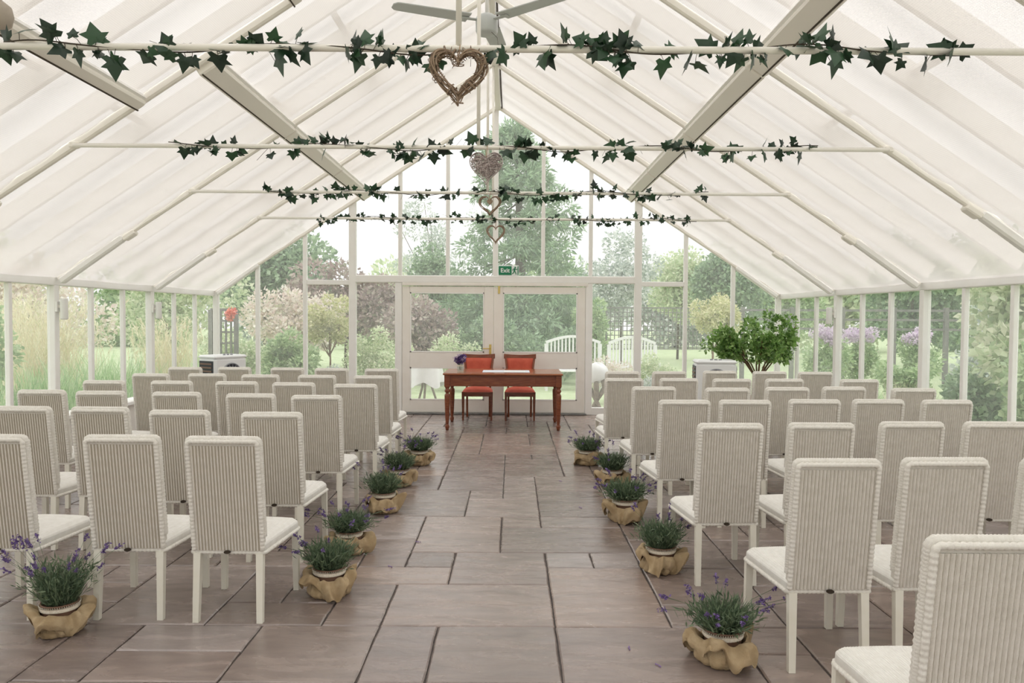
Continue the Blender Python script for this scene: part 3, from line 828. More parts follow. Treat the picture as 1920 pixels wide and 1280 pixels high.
# ================================================================== LAVENDER IN BURLAP
def lavender_parts(seed, tall, spread, spikes, n=420):
    rg = np.random.default_rng(seed)
    a = rg.random(n)*2*PI; r0 = .066*np.sqrt(rg.random(n))
    P = np.stack([r0*np.cos(a), r0*np.sin(a), np.full(n, .135)], 1)
    lo = rg.random(n)
    D = np.stack([np.cos(a)*spread*lo, np.sin(a)*spread*lo, np.ones(n)], 1) + rg.normal(size=(n, 3))*.20
    Q = []
    D = unit(D); ht = tall*(.55+.75*rg.random((n, 1)))
    for k in range(5):                                             # narrow leaves up each shoot
        L = ht*(.12+.21*k)
        base = P + D*L; base[:, 2] -= (.25*L[:, 0]**2/tall)*spread
        Q.append(leaf_quads(base, D + rg.normal(size=(n, 3))*.5, rg, .044, .0032, .2))
    Q.append(leaf_quads(P, D, rg, tall*.85, .0022, .1))
    leaf = quads_mesh('foliage', 'lav_green', np.concatenate(Q))
    out = []
    for k in range(spikes):
        aa = rg.random()*2*PI; sp = spread*(.45+1.0*rg.random()); H = tall*(1.2+.75*rg.random())
        d = np.array([math.cos(aa)*sp, math.sin(aa)*sp, 1.0]); d /= np.linalg.norm(d)
        p0 = np.array([.04*math.cos(aa), .04*math.sin(aa), .15])
        mid = p0 + d*H*.55; end = p0 + d*H + np.array([math.cos(aa), math.sin(aa), -1.0])*H*.16*sp
        dirn = (end-mid)/np.linalg.norm(end-mid)
        m = 24; t = rg.random((m, 1))
        fl = leaf_quads(end - dirn*(.042*(1-t)) + rg.normal(size=(m, 3))*.0035, dirn + rg.normal(size=(m, 3))*.6, rg, .013, .0048)
        w = .0011; sx = np.array([-dirn[1], dirn[0], 0]); sx = sx/np.linalg.norm(sx)*w; sy = np.array([0, 0, w])
        stq = [np.stack([p0-q, p0+q, mid+q, mid-q]) for q in (sx, sy+sx*.3)] + [np.stack([mid-q, mid+q, end+q, end-q]) for q in (sx, sy+sx*.3)]
        me = quads_mesh('flower_spike', 'lav_green', np.concatenate([np.array(stq), fl]))
        me.materials.append(M['lav_flower'])
        me.polygons.foreach_set('material_index', [0]*4+[1]*m)
        out.append(me)
    return leaf, out
def burlap_mesh(seed):
    """sacking gathered round the pot: lumpy sides, a floppy collar rolled over in loops"""
    off = Vector((seed*7.3, seed*3.1, 0))
    prof = [(.085, .0), (.102, .004), (.116, .022), (.117, .044), (.107, .068), (.097, .09), (.096, .108), (.106, .122), (.126, .126), (.147, .112), (.155, .086), (.148, .062), (.136, .052)]
    m_ = len(prof)-1
    def fn(u, v):
        k = v*m_; i = min(int(k), m_-1); t = k-i
        r = prof[i][0]*(1-t)+prof[i+1][0]*t; z = prof[i][1]*(1-t)+prof[i+1][1]*t
        a = 2*PI*u; cx, cy = math.cos(a), math.sin(a)
        n1 = noise.noise(Vector((cx*1.5, cy*1.5, v*1.6))+off); n2 = noise.noise(Vector((cx*3.2, cy*3.2, v*3))+off*2); n3 = noise.noise(Vector((cx*7, cy*7, v*5))+off)
        rim = max(0, (v-.42)/.58); body = min(1, v/.1)*(1-rim)
        aa = a + .5*n1 + .35*n2
        w5 = math.sin(5*aa+seed*2.1 + 2.6*rim); w3 = math.sin(3*aa+seed*1.3)
        cre = abs(math.sin(4.5*aa+seed+1.5*v))                       # sharp pleats between rounded folds
        r2 = r + rim*(.026*w5 + .020*w3 + .02*n2) + body*(.016*cre - .008 + .012*n2) + .006*n3
        zz = z + rim*(.034*math.sin(5*aa+seed*2.1+1.3) + .030*math.sin(2*aa+seed) + .03*n2) + .010*n3*rim
        if v < .06: zz = z
        lim = .0925 if .40 < v < .64 else .07
        return (max(lim, r2)*cx, max(lim, r2)*cy, max(0.0, zz))
    m = MB().grid(fn, 150, 44)
    m.lathe([(.078, .001), (.078, .002)], 24)
    return m.mesh('burlap_wrap', 'burlap', True)
pot_me = MB().lathe([(.074, .004), (.082, .10), (.086, .148), (.090, .150), (.090, .156), (.082, .156), (.080, .14)], 24).mesh('pot', 'pot', True)
soil_me = MB().lathe([(.079, .13), (.079, .136)], 20).mesh('soil', 'soil')
def lace_mesh():
    m = MB(); n = 56
    m.lathe([(.0905, .122), (.0925, .126), (.0925, .140), (.0905, .143)], 40, cap=False)
    for k in range(n):
        a = 2*PI*k/n
        m.tube([(.0935*math.cos(a-.04), .0935*math.sin(a-.04), .141), (.0945*math.cos(a), .0945*math.sin(a), .152), (.0935*math.cos(a+.04), .0935*math.sin(a+.04), .141)], .0018, 4)
    return m.mesh('lace_band', 'lace', True)
lace_me = lace_mesh()
LV = [lavender_parts(11, .21, .55, 30), lavender_parts(12, .16, .75, 9), lavender_parts(13, .155, .95, 20)]
BL = [burlap_mesh(k) for k in (1, 2, 3, 4)]
POTS = [  # x, y, variant, wrap, turn, scale, label
    (-1.985, 3.80, 0, 0, .4, .97, 'lavender in burlap with the tallest purple stems, at the lower left'),
    (-0.78, 4.34, 1, 1, 3.6, 1.0, 'burlap lavender pot with lace rim beside nearest left aisle chair'),
    (-0.83, 5.11, 2, 2, 5.3, .95, 'second lavender pot from the camera along the left aisle chairs'),
    (-0.78, 6.19, 1, 3, 1.6, 1.02, 'lavender in wide burlap collar, third pot from camera, left aisle'),
    (-0.79, 7.15, 1, 0, 2.6, 1.0, 'fourth lavender pot from the camera, left of the aisle, plump wrap'),
    (-0.73, 8.17, 2, 1, .2, 1.0, 'farthest left lavender pot with stems spilling toward the table'),
    (1.21, 3.51, 2, 3, 2.0, 1.0, 'nearest right lavender pot with trailing green stem over its burlap'),
    (1.17, 4.78, 1, 2, .9, 1.0, 'small lavender in crumpled burlap, second pot on the right aisle'),
    (1.12, 5.97, 2, 0, 2.9, 1.08, 'bushy lavender in ragged burlap, third pot on the right aisle'),
    (1.18, 7.20, 1, 1, 4.2, 1.0, 'lavender pot fourth from camera on the right aisle, stems leaning left'),
    (1.05, 8.23, 2, 3, 3.0, 1.0, 'farthest right lavender pot beside the front row chair')]
for (x, y, v, b, rz, sc, lab) in POTS:
    t = thing('potted_lavender', lab, 'potted plant', (x, y, 0), rz, 'lavender pots lining the aisle')
    t.scale = (sc, sc, sc)
    link('pot', pot_me, t); link('soil', soil_me, t); link('lace_band', lace_me, t); w = link('burlap_wrap', BL[b], t)
    fo = link('foliage', LV[v][0], t)
    for sp_ in LV[v][1]: link('flower_spike', sp_, t)
rp_ = random.Random(8)
for x, y, lab in [(.80, 3.62, 'fallen purple lavender bit left of the nearest right pot, farthest from it'), (.90, 3.47, 'fallen purple lavender bit close beside the nearest right pot'),
                  (-.50, 4.80, 'fallen purple lavender bit right of the lace-rimmed left pot'), (-.42, 5.35, 'fallen purple lavender sprig on the slab beside the second left pot'),
                  (.80, 6.35, 'fallen purple lavender sprig left of the bushy third right pot'), (.72, 7.35, 'fallen purple lavender sprig by the fourth right pot, toward the aisle')]:
    m = MB()
    a = rp_.random()*6.28
    for q in range(6):
        m.lathe([(.0005, 0), (.004, .002), (.003, .005), (.0005, .006)], 6, (.007*q*math.cos(a)+rp_.uniform(-.003, .003), .007*q*math.sin(a)+rp_.uniform(-.003, .003), 0))
    o = m.build('fallen_lavender', 'petal'); o.location = (x, y, .0005)
    tag(o, lab, 'petals', 'fallen lavender bits on the floor')

# ================================================================== IVY GARLANDS AND HEARTS ON THE TIE RODS
def ivy_mesh(seed):
    rg = random.Random(seed)
    pts = [(0, 0), (.30, -.16), (.52, -.05), (.36, .16), (.62, .42), (.30, .44), (.0, 1.0), (-.30, .46), (-.60, .40), (-.36, .14), (-.50, -.08), (-.30, -.17)]
    out = []
    for (x, y) in pts:
        x *= rg.uniform(.88, 1.1); y *= rg.uniform(.92, 1.08)
        out.append((x, y, .18*x*x*-1 + .10*abs(x) - .12*y*y*(y > 0)))
    c = (0, .22, .05); n = len(out)
    m = MB().add([c] + out, [(0, i+1, (i+1) % n+1) for i in range(n)])
    return m.mesh('ivy_leaf', 'ivy')
IVY = [ivy_mesh(k) for k in range(4)]
def garland(y, x0, x1, n, size, seed, label):
    rg = random.Random(seed); yy = y - .035
    t = thing('ivy_garland', label, 'garland', (0, yy, TZ), 0, 'ivy garlands wound on the tie rods')
    def wind(u):
        a = u*(x1-x0)*5.2 + seed
        r = .021 + .008*math.sin(u*31+seed)
        return Vector((x0+(x1-x0)*u, r*math.cos(a), r*math.sin(a)))
    MB().tube([wind(i/220) for i in range(221)], .0035, 5).build('vine', 'ivy_stem', t)
    # leaves grow in loose clusters
    us = []
    nc = int(n/4.6)
    cs = [(i+.5+rg.uniform(-.45, .45))/nc for i in range(nc)]
    while len(us) < n:
        u = rg.choice(cs) + rg.gauss(0, .35/nc)
        if 0 <= u <= 1: us.append(u)
    tw = MB()
    for u in us:
        o = link('ivy_leaf', rg.choice(IVY), t)
        p = wind(u); a = rg.gauss(-PI/2, 1.25) if rg.random() < .68 else rg.gauss(PI/2, .7)
        d = rg.uniform(.015, .055) if math.sin(a) < 0 else rg.uniform(.005, .035)
        q = p + Vector((rg.uniform(-.03, .03), rg.uniform(-.03, .02), math.sin(a)*d))
        o.location = q
        s = size*rg.uniform(.55, 1.15)
        o.scale = (s, s, s)
        o.rotation_euler = Euler((PI/2 + rg.gauss(0, .55), rg.uniform(-.5, .5) + (PI/2 - a), rg.gauss(0, .6)), 'XYZ')
        o.rotation_euler = (Matrix.Rotation(rg.gauss(0, .8), 3, 'Z') @ Matrix.Rotation(rg.gauss(0, .75), 3, 'X') @ Matrix.Rotation(-(a-PI/2), 3, 'Y') @ Matrix.Rotation(PI/2, 3, 'X')).to_euler()
        tw.tube([p, (p+q)/2 + Vector((0, 0, .008)), q], .0016, 4)
    for k in range(7):
        p = wind(rg.random()); e = p + Vector((rg.uniform(-.09, .09), rg.uniform(-.03, .03), rg.choice((-1, 1))*rg.uniform(.04, .1)))
        tw.tube([p, (p+e)/2 + Vector((.01, 0, .012)), e], .0014, 4)
    tag(tw.build('leaf_stalks', 'ivy_stem', t), kind='stuff')
garland(RAFT[4], -2.18, 2.42, 140, .092, 1, 'ivy garland with the largest leaves on the tie rod nearest the camera')
garland(RAFT[3], -2.34, 2.52, 140, .086, 2, 'ivy garland on the second tie rod, above the solid woven heart')
garland(RAFT[2], -2.28, 2.25, 150, .082, 3, 'ivy garland on the third tie rod, above the heart within a heart')
garland(RAFT[1], -2.30, 2.64, 210, .066, 4, 'small-leaved ivy garland on the farthest tie rod')

def heart_pt(t, w, h):          # t 0..1, starts at the dip
    a = 2*PI*t
    x = 16*math.sin(a)**3; z = 13*math.cos(a)-5*math.cos(2*a)-2*math.cos(3*a)-math.cos(4*a)
    return Vector((x/32*w, 0, (z-2.5)/29*h))
def heart_wreath(mb, rg, w, h, strands, thick, r):
    for k in range(strands):
        off = rg.uniform(-thick, thick)*.75; offy = rg.uniform(-thick, thick)*.75; tw = rg.choice((-1, 1))*rg.uniform(2, 6); ph = rg.random()*6.28
        t0 = rg.random(); ln = rg.uniform(.35, 1.0); N = int(70*ln)+6
        pts = []
        for i in range(N+1):
            t = (t0 + ln*i/N) % 1.0
            p = heart_pt(t, w*.82, h*.82); e = 1 + (off + thick*.4*math.sin(tw*2*PI*t+ph))/(w*.41)
            q = Vector((p.x*e, offy + thick*.4*math.cos(tw*2*PI*t+ph), p.z*e))
            pts.append(q)
        mb.tube(pts, r*rg.uniform(.7, 1.25), 5)
def heart(kind, x, y, zc, w, h, seed, label):
    rg = random.Random(seed); yy = y - .035 - .04
    t = thing('hanging_heart', label, 'heart', (x, yy, zc), 0, 'twig hearts hanging on the centre line')
    mb = MB()
    if kind == 'wreath':
        heart_wreath(mb, rg, w, h, 26, .026, .0034)
        for k in range(34):           # binding twists
            tt = rg.random(); p = heart_pt(tt, w*.82, h*.82); q = heart_pt((tt+.012) % 1, w*.82, h*.82); tn = (q-p).normalized(); nn = Vector((tn.z, 0, -tn.x))
            mb.tube([p + nn*.028*math.cos(a) + Vector((0, 1, 0))*.028*math.sin(a) + tn*.02*a/6.28 for a in [6.28*i/9 for i in range(10)]], .0019, 4)
        mb.build('twig_wreath', 'twig', t)
    elif kind == 'solid':
        N = 40; poly = [heart_pt(i/N, w*.94, h*.94) for i in range(N)]
        def inside(x, z):
            c = False
            for i in range(N):
                a, b = poly[i], poly[i-1]
                if (a.z > z) != (b.z > z) and x < (b.x-a.x)*(z-a.z)/(b.z-a.z)+a.x: c = not c
            return c
        n = 0
        while n < 360:
            cx, cz = rg.uniform(-w/2, w/2), rg.uniform(-h/2, h/2); a = rg.random()*PI; L = rg.uniform(.03, .10)
            p, q = (cx-L*math.cos(a)/2, cz-L*math.sin(a)/2), (cx+L*math.cos(a)/2, cz+L*math.sin(a)/2)
            if inside(*p) and inside(*q):
                yo = rg.uniform(-.014, .014); mb.tube([(p[0], yo, p[1]), ((p[0]+q[0])/2, yo-.006, (p[1]+q[1])/2), (q[0], yo, q[1])], .0032, 4); n += 1
        for yo in (-.01, .0, .01): mb.tube([p + Vector((0, yo, 0)) for p in poly], .0034, 5, closed=True)
        mb.build('woven_heart', 'twig_grey', t)
    else:
        heart_wreath(mb, rg, w, h, 22, .013, .003)
        mb.build('twig_wreath', 'twig', t)
        if kind == 'double':
            m2 = MB(); ii = MB()
            N = 24; poly = [heart_pt(i/N, .062, .06) for i in range(N)]
            ii.add([(0, -.012, 0)] + [(p.x, -.003, p.z+.012) for p in poly] + [(0, .012, 0)] + [(p.x, .003, p.z+.012) for p in poly],
                   [(0, i+1, (i+1) % N+1) for i in range(N)] + [(N+1, (i+1) % N+N+2, i+N+2) for i in range(N)] + [(i+1, i+N+2, (i+1) % N+N+2, (i+1) % N+1) for i in range(N)])
            ii.build('inner_heart', 'twig', t, True)
            MB().tube([(0, 0, .03), (0, 0, heart_pt(0, w, h).z*.8)], .0014, 4).build('inner_string', 'string', t)
    top = heart_pt(0, w, h).z*.8; zt = TZ + .022 - zc
    MB().tube([(0, 0, top), (.004, .0, (top+zt)/2), (.008, .02, zt-.012), (.004, .045, zt), (-.008, .065, zt-.014), (-.004, .03, (top+zt)/2), (0, 0, top)], .0022, 5).build('hanging_string', 'string', t)
heart('wreath', -.02, RAFT[4], 2.728, .285, .275, 1, 'large brown twig heart wreath hanging from the nearest tie rod')
heart('solid', .04, RAFT[3], 2.705, .262, .255, 2, 'solid greyish woven twig heart on the second tie rod')
heart('double', .005, RAFT[2], 2.725, .255, .225, 3, 'twig heart outline with a tiny heart hung inside it')
heart('plain', .02, RAFT[1], 2.665, .262, .27, 4, 'plain twig heart outline lowest and farthest, above the exit sign')

# ================================================================== CEILING FAN, LAMPS, EXIT SIGN
fan = thing('ceiling_fan', 'grey three-blade ceiling fan hung from the ridge', 'ceiling fan', (0, 7.0, 4.06))
MB().lathe([(.03, .0), (.088, .006), (.098, .03), (.100, .13), (.092, .155), (.06, .175), (.022, .19)], 28).build('motor_housing', 'fan', fan, True)
MB().lathe([(.016, .18), (.016, .70)], 12).build('down_rod', 'white_frame', fan, True)
MB().lathe([(.03, .68), (.055, .70), (.06, .76)], 18).build('canopy', 'white_frame', fan, True)
for a in (202, 321, 82):
    a = math.radians(a); R = Matrix.Rotation(a, 3, 'Z') @ Matrix.Rotation(math.radians(3), 3, 'X')
    def fn(u, v, R=R, top=0):
        r = .17 + .68*u; w = .18 - .03*u
        if u > .93: w *= math.sqrt(max(0.1, 1-((u-.93)/.08)**2))
        p = R @ Vector((r, (v-.5)*w, .0 + top)); return (p.x, p.y, p.z+.125)
    m = MB(); m.grid(lambda u, v: fn(u, v), 24, 4); m.grid(lambda u, v: fn(u, 1-v, top=.008), 24, 4)
    n = 24
    for vv in (0, 1): m.grid(lambda u, v, vv=vv: fn(u, vv, top=.008*v), 24, 1)
    m.grid(lambda u, v: fn(1, u, top=.008*v), 4, 1)
    b = m.build('blade', 'fan', fan)
    m = MB(); p0, p1 = R @ Vector((.07, 0, 0)), R @ Vector((.24, 0, 0)); m.bar(p0+Vector((0,0,.122)), p1+Vector((0,0,.117)), .045, .008)
    m.build('blade_arm', 'fan', b)
sx_, sy_, sz_ = -2.43, 4.06, 3.10
lampo = thing('round_lamp', 'round beige lamp under the roof shade in the top left corner', 'lamp', (sx_, sy_, sz_))
MB().lathe([(.004, -.085), (.045, -.075), (.075, -.045), (.085, 0), (.075, .045), (.045, .07), (.03, .08)], 24).build('globe', 'lamp_beige', lampo, True)
MB().lathe([(.032, .075), (.032, .12), (.05, .125), (.05, .15)], 14).build('mount', 'rod', lampo, True)
def sconce(x, y, z, label):
    sd = 1 if x > 0 else -1
    t = thing('wall_light', label, 'wall light', (x, y, z), 0, 'white wall lights on the posts')
    MB().box((sd*-.01, 0, .02), (.02, .09, .11), ch=.004).build('back_plate', 'white_frame', t)
    MB().lathe([(.030, -.115), (.037, -.11), (.039, -.10), (.039, .09), (.037, .10), (.030, .105)], 18, (-sd*.068, 0, 0)).build('shade', 'lamp_white', t, True)
    MB().box((-sd*.03, 0, .02), (.03, .03, .03)).build('arm', 'rod', t)
sconce(-4.475, RAFT[2]-.0, 1.62, 'white tube wall light on the left wall, nearer the camera')
sconce(-4.475, RAFT[1]-.0, 1.62, 'white tube wall light on the left wall, nearer the glass doors')
sconce(4.475, RAFT[1]-.0, 1.60, 'white tube wall light on the right wall above the leafy tree')

sg = thing('exit_sign', 'green and white exit sign with running figure above the doors', 'sign', (.18, YE-.06, 2.285))
MB().box((0, .008, 0), (.325, .012, .165), ch=.004).build('sign_board', 'sign_white', sg)
MB().box((-.055, .0, 0), (.205, .006, .140)).build('green_panel', 'sign_green', sg)
MB().box((.148, .0, 0), (.014, .006, .140)).build('door_edge', 'sign_green', sg)
cu = bpy.data.curves.new('exit_text', 'FONT'); cu.body = 'Exit'; cu.size = .095; cu.align_x = 'CENTER'; cu.align_y = 'CENTER'; cu.extrude = .001; cu.offset = .0016
tmp = bpy.data.objects.new('tmp_text', cu); COL.objects.link(tmp)
dg = bpy.context.evaluated_depsgraph_get(); me = bpy.data.meshes.new_from_object(tmp.evaluated_get(dg)); bpy.data.objects.remove(tmp)
me.materials.clear(); me.materials.append(M['sign_white'])
tx = link('lettering', me, sg); tx.rotation_euler = (PI/2, 0, 0); tx.location = (-.055, -.0045, .0)
m = MB(); c0 = (.092, -.002)
m.prism([(c0[0]+.012+.013*math.cos(2*PI*i/12), .050+.013*math.sin(2*PI*i/12)) for i in range(12)], -.004, .002)
def limb(pts, w):
    for a, b in zip(pts[:-1], pts[1:]): m.bar((a[0], -.001, a[1]), (b[0], -.001, b[1]), w, .006, (0, 1, 0))
limb([(c0[0]+.006, .036), (c0[0]-.002, -.008)], .024)
limb([(c0[0]+.01, .032), (c0[0]+.032, .012), (c0[0]+.044, .026)], .010); limb([(c0[0], .032), (c0[0]-.022, .02), (c0[0]-.03, .0)], .010)
limb([(c0[0]+.002, -.008), (c0[0]+.02, -.032), (c0[0]+.026, -.062)], .013); limb([(c0[0]-.006, -.008), (c0[0]-.014, -.036), (c0[0]-.036, -.05)], .013)
m.build('running_figure', 'sign_green', sg)
# ================================================================== AIR COOLERS AND THE POTTED TREE
def cooler(label, loc, rz):
    t = thing('air_cooler', label, 'air cooler', loc, rz, 'white portable air coolers')
    w, d, h = .54, .40, .98                        # faces -y
    MB().box((0, 0, .51), (w, d, .86), ch=.03).build('body', 'cool_white', t)
    MB().box((0, 0, .955), (w+.01, d+.01, .05), ch=.02).build('top_panel', 'cool_white', t)
    for x in (-.06, .0, .06):
        kb = MB().lathe([(.020, 0), (.020, .012), (.016, .02)], 14, (x, -.12, .978)).build('knob', 'cool_grey', t, True)
    g = MB().lathe([(.17, 0), (.17, .012), (.155, .02), (.155, .004)], 36)
    g = [(v[0], -d/2-.002-v[2]*.8, .70+v[1]) for v in g.v], g.f
    MB().add(*g).build('fan_ring', 'cool_grey', t, True)
    f = MB().lathe([(.153, 0), (.153, .004)], 36); MB().add([(v[0], -d/2-.003-v[2], .70+v[1]) for v in f.v], f.f).build('fan_opening', 'cool_dark', t)
    m = MB()
    for k in range(16):
        a = 2*PI*k/16; m.bar((.03*math.cos(a), -d/2-.012, .70+.03*math.sin(a)), (.155*math.cos(a+.3), -d/2-.012, .70+.155*math.sin(a+.3)), .006, .006, (0, 1, 0))
    m.build('fan_grille', 'cool_grey', t)
    for s in (-1, 1):
        v = MB().box((s*(w/2+.002), .0, .70), (.012, .32, .40), ch=.004).build('side_vent', 'cool_dark', t)
        for k in range(7):
            MB().box((s*(w/2+.010), .0, .545+.052*k), (.012, .26, .022)).build('louvre', 'cool_slat', v)
    for x in (-.2, .2):
        for y in (-.14, .14): MB().lathe([(.03, 0), (.034, .03), (.034, .06), (.015, .085)], 12, (x, y, 0)).build('castor', 'cool_dark', t, True)
    MB().box((0, -d/2-.003, .25), (.44, .01, .26), ch=.004).build('tank_front', 'cool_white', t)
cooler('white portable air cooler with dark louvred side, by the left wall', (-3.98, 11.35, 0), math.radians(56))
cooler('white portable air cooler left of the leafy potted tree', (3.04, 10.75, 0), math.radians(-6))

pt = thing('potted_tree', 'leafy green potted tree with many slanting stems by the right wall', 'potted plant', (3.80, 11.25, 0))
MB().lathe([(.14, 0), (.16, .02), (.21, .36), (.225, .38), (.225, .43), (.20, .43), (.19, .38)], 28).build('pot', 'terracotta', pt, True)
MB().lathe([(.192, .38), (.192, .395)], 20).build('soil', 'soil', pt)
rg = np.random.default_rng(21); m = MB(); tips = []
for k in range(13):
    a = 2*PI*k/13 + rg.random()*.4; ex = .60*math.cos(a)*(.5+.5*rg.random()); ey = .38*math.sin(a)*(.5+.5*rg.random()); ez = 1.12+.36*rg.random()
    if math.cos(a) < -.5: ex -= .12; ez -= .12
    p = [(.03*math.cos(a), .03*math.sin(a), .38), (.05*math.cos(a), .05*math.sin(a), .72), (ex*.35, ey*.35, .90), (ex*.75, ey*.75, (ez+.95)/2+.02), (ex, ey, ez)]
    m.tube(p, [.014, .012, .010, .008, .005], 6)
    for q in range(3):
        e = np.array(p[3])+rg.normal(size=3)*np.array([.13, .10, .10]); m.tube([p[2 if q == 0 else 3], e], [.006, .003], 5); tips.append(e)
    tips.append(np.array(p[4])); tips.append(np.array(p[3]))
m.build('stems', 'bark', pt, True)
tips += [np.array([-.52, 0, 1.16]), np.array([-.66, .05, 1.13]), np.array([-.40, -.1, 1.28]), np.array([.42, 0, 1.1]), np.array([.45, .1, .95]), np.array([.2, 0, 1.52]), np.array([.3, 0, 1.45]),
         np.array([0, -.2, 1.2]), np.array([-.1, -.1, 1.42]), np.array([.45, -.05, 1.35]), np.array([.1, -.2, 1.05]), np.array([.28, -.2, 1.15])]
tips = [np.array([min(t[0], .48), t[1], t[2]]) for t in tips]
tips = [np.array([t[0]*1.06-.05, t[1], max(t[2], .98)+.03]) for t in tips]
Q = crown(rg, tips, np.full(len(tips), .095), 4600, .062, .020, .55)
link('foliage', quads_mesh('foliage', 'shrub', Q), pt)

# ================================================================== THE GARDEN OUTSIDE THE GLASS
def plant(name, label, cat, x, y, crownc, crownr, k, size, n, mat, L, Wd, trunk=True, tr=.05, droop=0.0, seed=None, bark='bark_dark', group=None):
    rg = np.random.default_rng(seed if seed is not None else int(abs(x*131+y*17)*10))
    t = thing(name, label, cat, (x, y, GZ), 0, group)
    C, R = clumps(rg, crownc, crownr, k, size)
    link('foliage', quads_mesh('foliage', mat, crown(rg, C, R, n, L, Wd, .55, droop)), t)
    if trunk:
        m = MB(); top = crownc[2]
        m.tube([(0, 0, 0), (crownc[0]*.3+.02, crownc[1]*.3, top*.5), (crownc[0], crownc[1], top)], [tr, tr*.8, tr*.4], 8)
        for i in range(min(k, 7)):
            c = C[i*len(C)//7]; m.tube([(crownc[0]*.3, crownc[1]*.3, top*.55), tuple((np.array([crownc[0]*.3, crownc[1]*.3, top*.55])+c)/2+np.array([0, 0, -.05])), tuple(c)], [tr*.5, tr*.35, tr*.2], 5)
        m.build('trunk', bark, t, True)
    return t

# great feathery conifer behind the doors
rg = np.random.default_rng(77)
cf = thing('conifer_tree', 'tall feathery green conifer standing behind the glass doors', 'tree', (.42, 22.0, GZ))
MB().tube([(0, 0, 0), (.05, 0, 3.5), (-.1, 0, 7.0)], [.24, .14, .02], 10).build('trunk', 'bark_dark', cf, True)
C = []; R = []
for k in range(210):
    h = .10 + .90*rg.random()**1.05; z = h*7.0
    rad = (2.25*(1-h)**.55)*(.62+.5*rg.random()) + .12
    a = rg.random()*2*PI; q = rad*(.45+.55*rg.random()**.5)
    C.append((q*math.cos(a)+.18*math.sin(z*1.7), q*math.sin(a), z - .22*q)); s = (.20+.34*rg.random())*(1-h*.45); R.append((s*1.3, s*1.3, s*.62))
link('foliage', quads_mesh('foliage', 'conifer', crown(rg, C, R, 40000, .19, .024, .62, .12)), cf)
m = MB()
for k in range(0, 210, 4): m.tube([(0, 0, C[k][2]+.3), C[k]], [.03, .008], 4)
m.build('branches', 'bark_dark', cf)

P = plant
# beyond the gable, left of the doors
P('bronze_shrub', 'purple-bronze shrub beyond the glass, left of the doors', 'shrub', -4.3, 21.2, (0, 0, 1.8), (1.9, .9, 1.4), 26, .5, 9000, 'g_brown', .12, .04)
P('bronze_shrub', 'dark bronze hedge bush right behind the pale flower border', 'shrub', -1.95, 18.8, (0, 0, 1.45), (.95, .6, 1.05), 16, .42, 5500, 'g_brown', .11, .036)
P('evergreen_tree', 'small dark evergreen between gable mullions left of the conifer', 'tree', -2.0, 24.5, (0, 0, 2.7), (.75, .7, 1.4), 14, .42, 4500, 'g_dark', .12, .04)
P('green_tree', 'broad green tree under the left roof slope beyond the gable', 'tree', -7.4, 24.0, (0, 0, 2.8), (3.0, 1.2, 1.7), 30, .65, 9000, 'g_dark', .16, .06)
P('bare_tree', 'loose grey-leaved tree with sky showing through, upper left of the doors', 'tree', -2.7, 30.0, (0, 0, 4.4), (2.4, 1.0, 2.1), 26, .34, 3200, 'g_grey', .13, .03)
P('pale_shrub', 'pale pinkish flowering shrub behind the left gable panes', 'shrub', -5.0, 18.5, (0, 0, 1.55), (1.5, .7, .75), 16, .36, 5200, 'pinkwhite', .10, .034)
P('green_border', 'tall leafy green perennials close outside the left gable panes', 'shrub', -4.05, 14.4, (0, 0, .75), (.75, .35, .62), 16, .22, 5200, 'g_mid', .085, .022, False)
P('green_border', 'leafy perennials outside the corner by the left air cooler', 'shrub', -5.2, 15.2, (0, 0, .72), (.7, .4, .6), 14, .22, 4200, 'g_pale', .085, .022, False)
P('flower_border', 'pale yellow-green flower border seen left of the door jamb', 'flowers', -2.35, 15.2, (0, 0, .85), (.75, .4, .72), 18, .2, 6200, 'g_pale', .06, .018, False)
P('flower_border', 'pale green bedding seen through the left door', 'flowers', -1.0, 17.2, (0, 0, .72), (.85, .4, .55), 16, .2, 5200, 'g_pale', .06, .018, False)
P('grey_shrub', 'grey-green bushy plants below the little variegated tree', 'shrub', -3.05, 14.6, (0, 0, .38), (.6, .3, .32), 12, .16, 3200, 'g_grey', .05, .015, False)
vt = P('variegated_tree', 'cream-leaved standard tree on a thin stem left of the doors', 'tree', -3.28, 15.0, (0, 0, 1.58), (.40, .36, .52), 16, .15, 4200, 'g_var', .055, .02, True, .022, bark='bark')
# right of the doors
P('upright_shrub', 'upright bright green shrub just right of the doors', 'shrub', 2.15, 18.8, (0, 0, 1.35), (.36, .36, 1.25), 14, .2, 4500, 'g_mid', .10, .02, True, .03)
P('grey_tree', 'grey-green tree behind the trellis, right of the conifer', 'tree', 4.0, 27.0, (0, 0, 2.9), (1.7, 1.2, 1.6), 22, .5, 6500, 'g_grey', .13, .04)
P('round_tree', 'rounded light green tree above the trellis fence', 'tree', 6.75, 30.6, (0, 0, 2.85), (1.6, 1.2, 1.55), 22, .55, 8000, 'g_pale', .14, .05)
P('dark_tree', 'shadowy green tree right of the rounded light green one', 'tree', 7.9, 27.4, (0, 0, 2.7), (1.5, 1.1, 1.7), 20, .55, 7000, 'g_dark', .15, .055)
P('green_tree', 'mid-green tree touching the right roof slope beyond the gable', 'tree', 11.7, 32.2, (0, 0, 2.5), (1.9, 1.2, 1.6), 22, .6, 8000, 'g_mid', .15, .055)
P('variegated_tree', 'frothy cream-leaved standard tree left of the indoor tree', 'tree', 4.25, 15.6, (0, 0, 1.70), (.58, .46, .48), 20, .17, 5400, 'g_var', .055, .02, True, .024, bark='bark')
P('flower_border', 'frothy pale border right of the doors below the trellis', 'flowers', 2.1, 14.9, (0, 0, .55), (.55, .35, .40), 14, .17, 4200, 'pinkwhite', .045, .012, False)
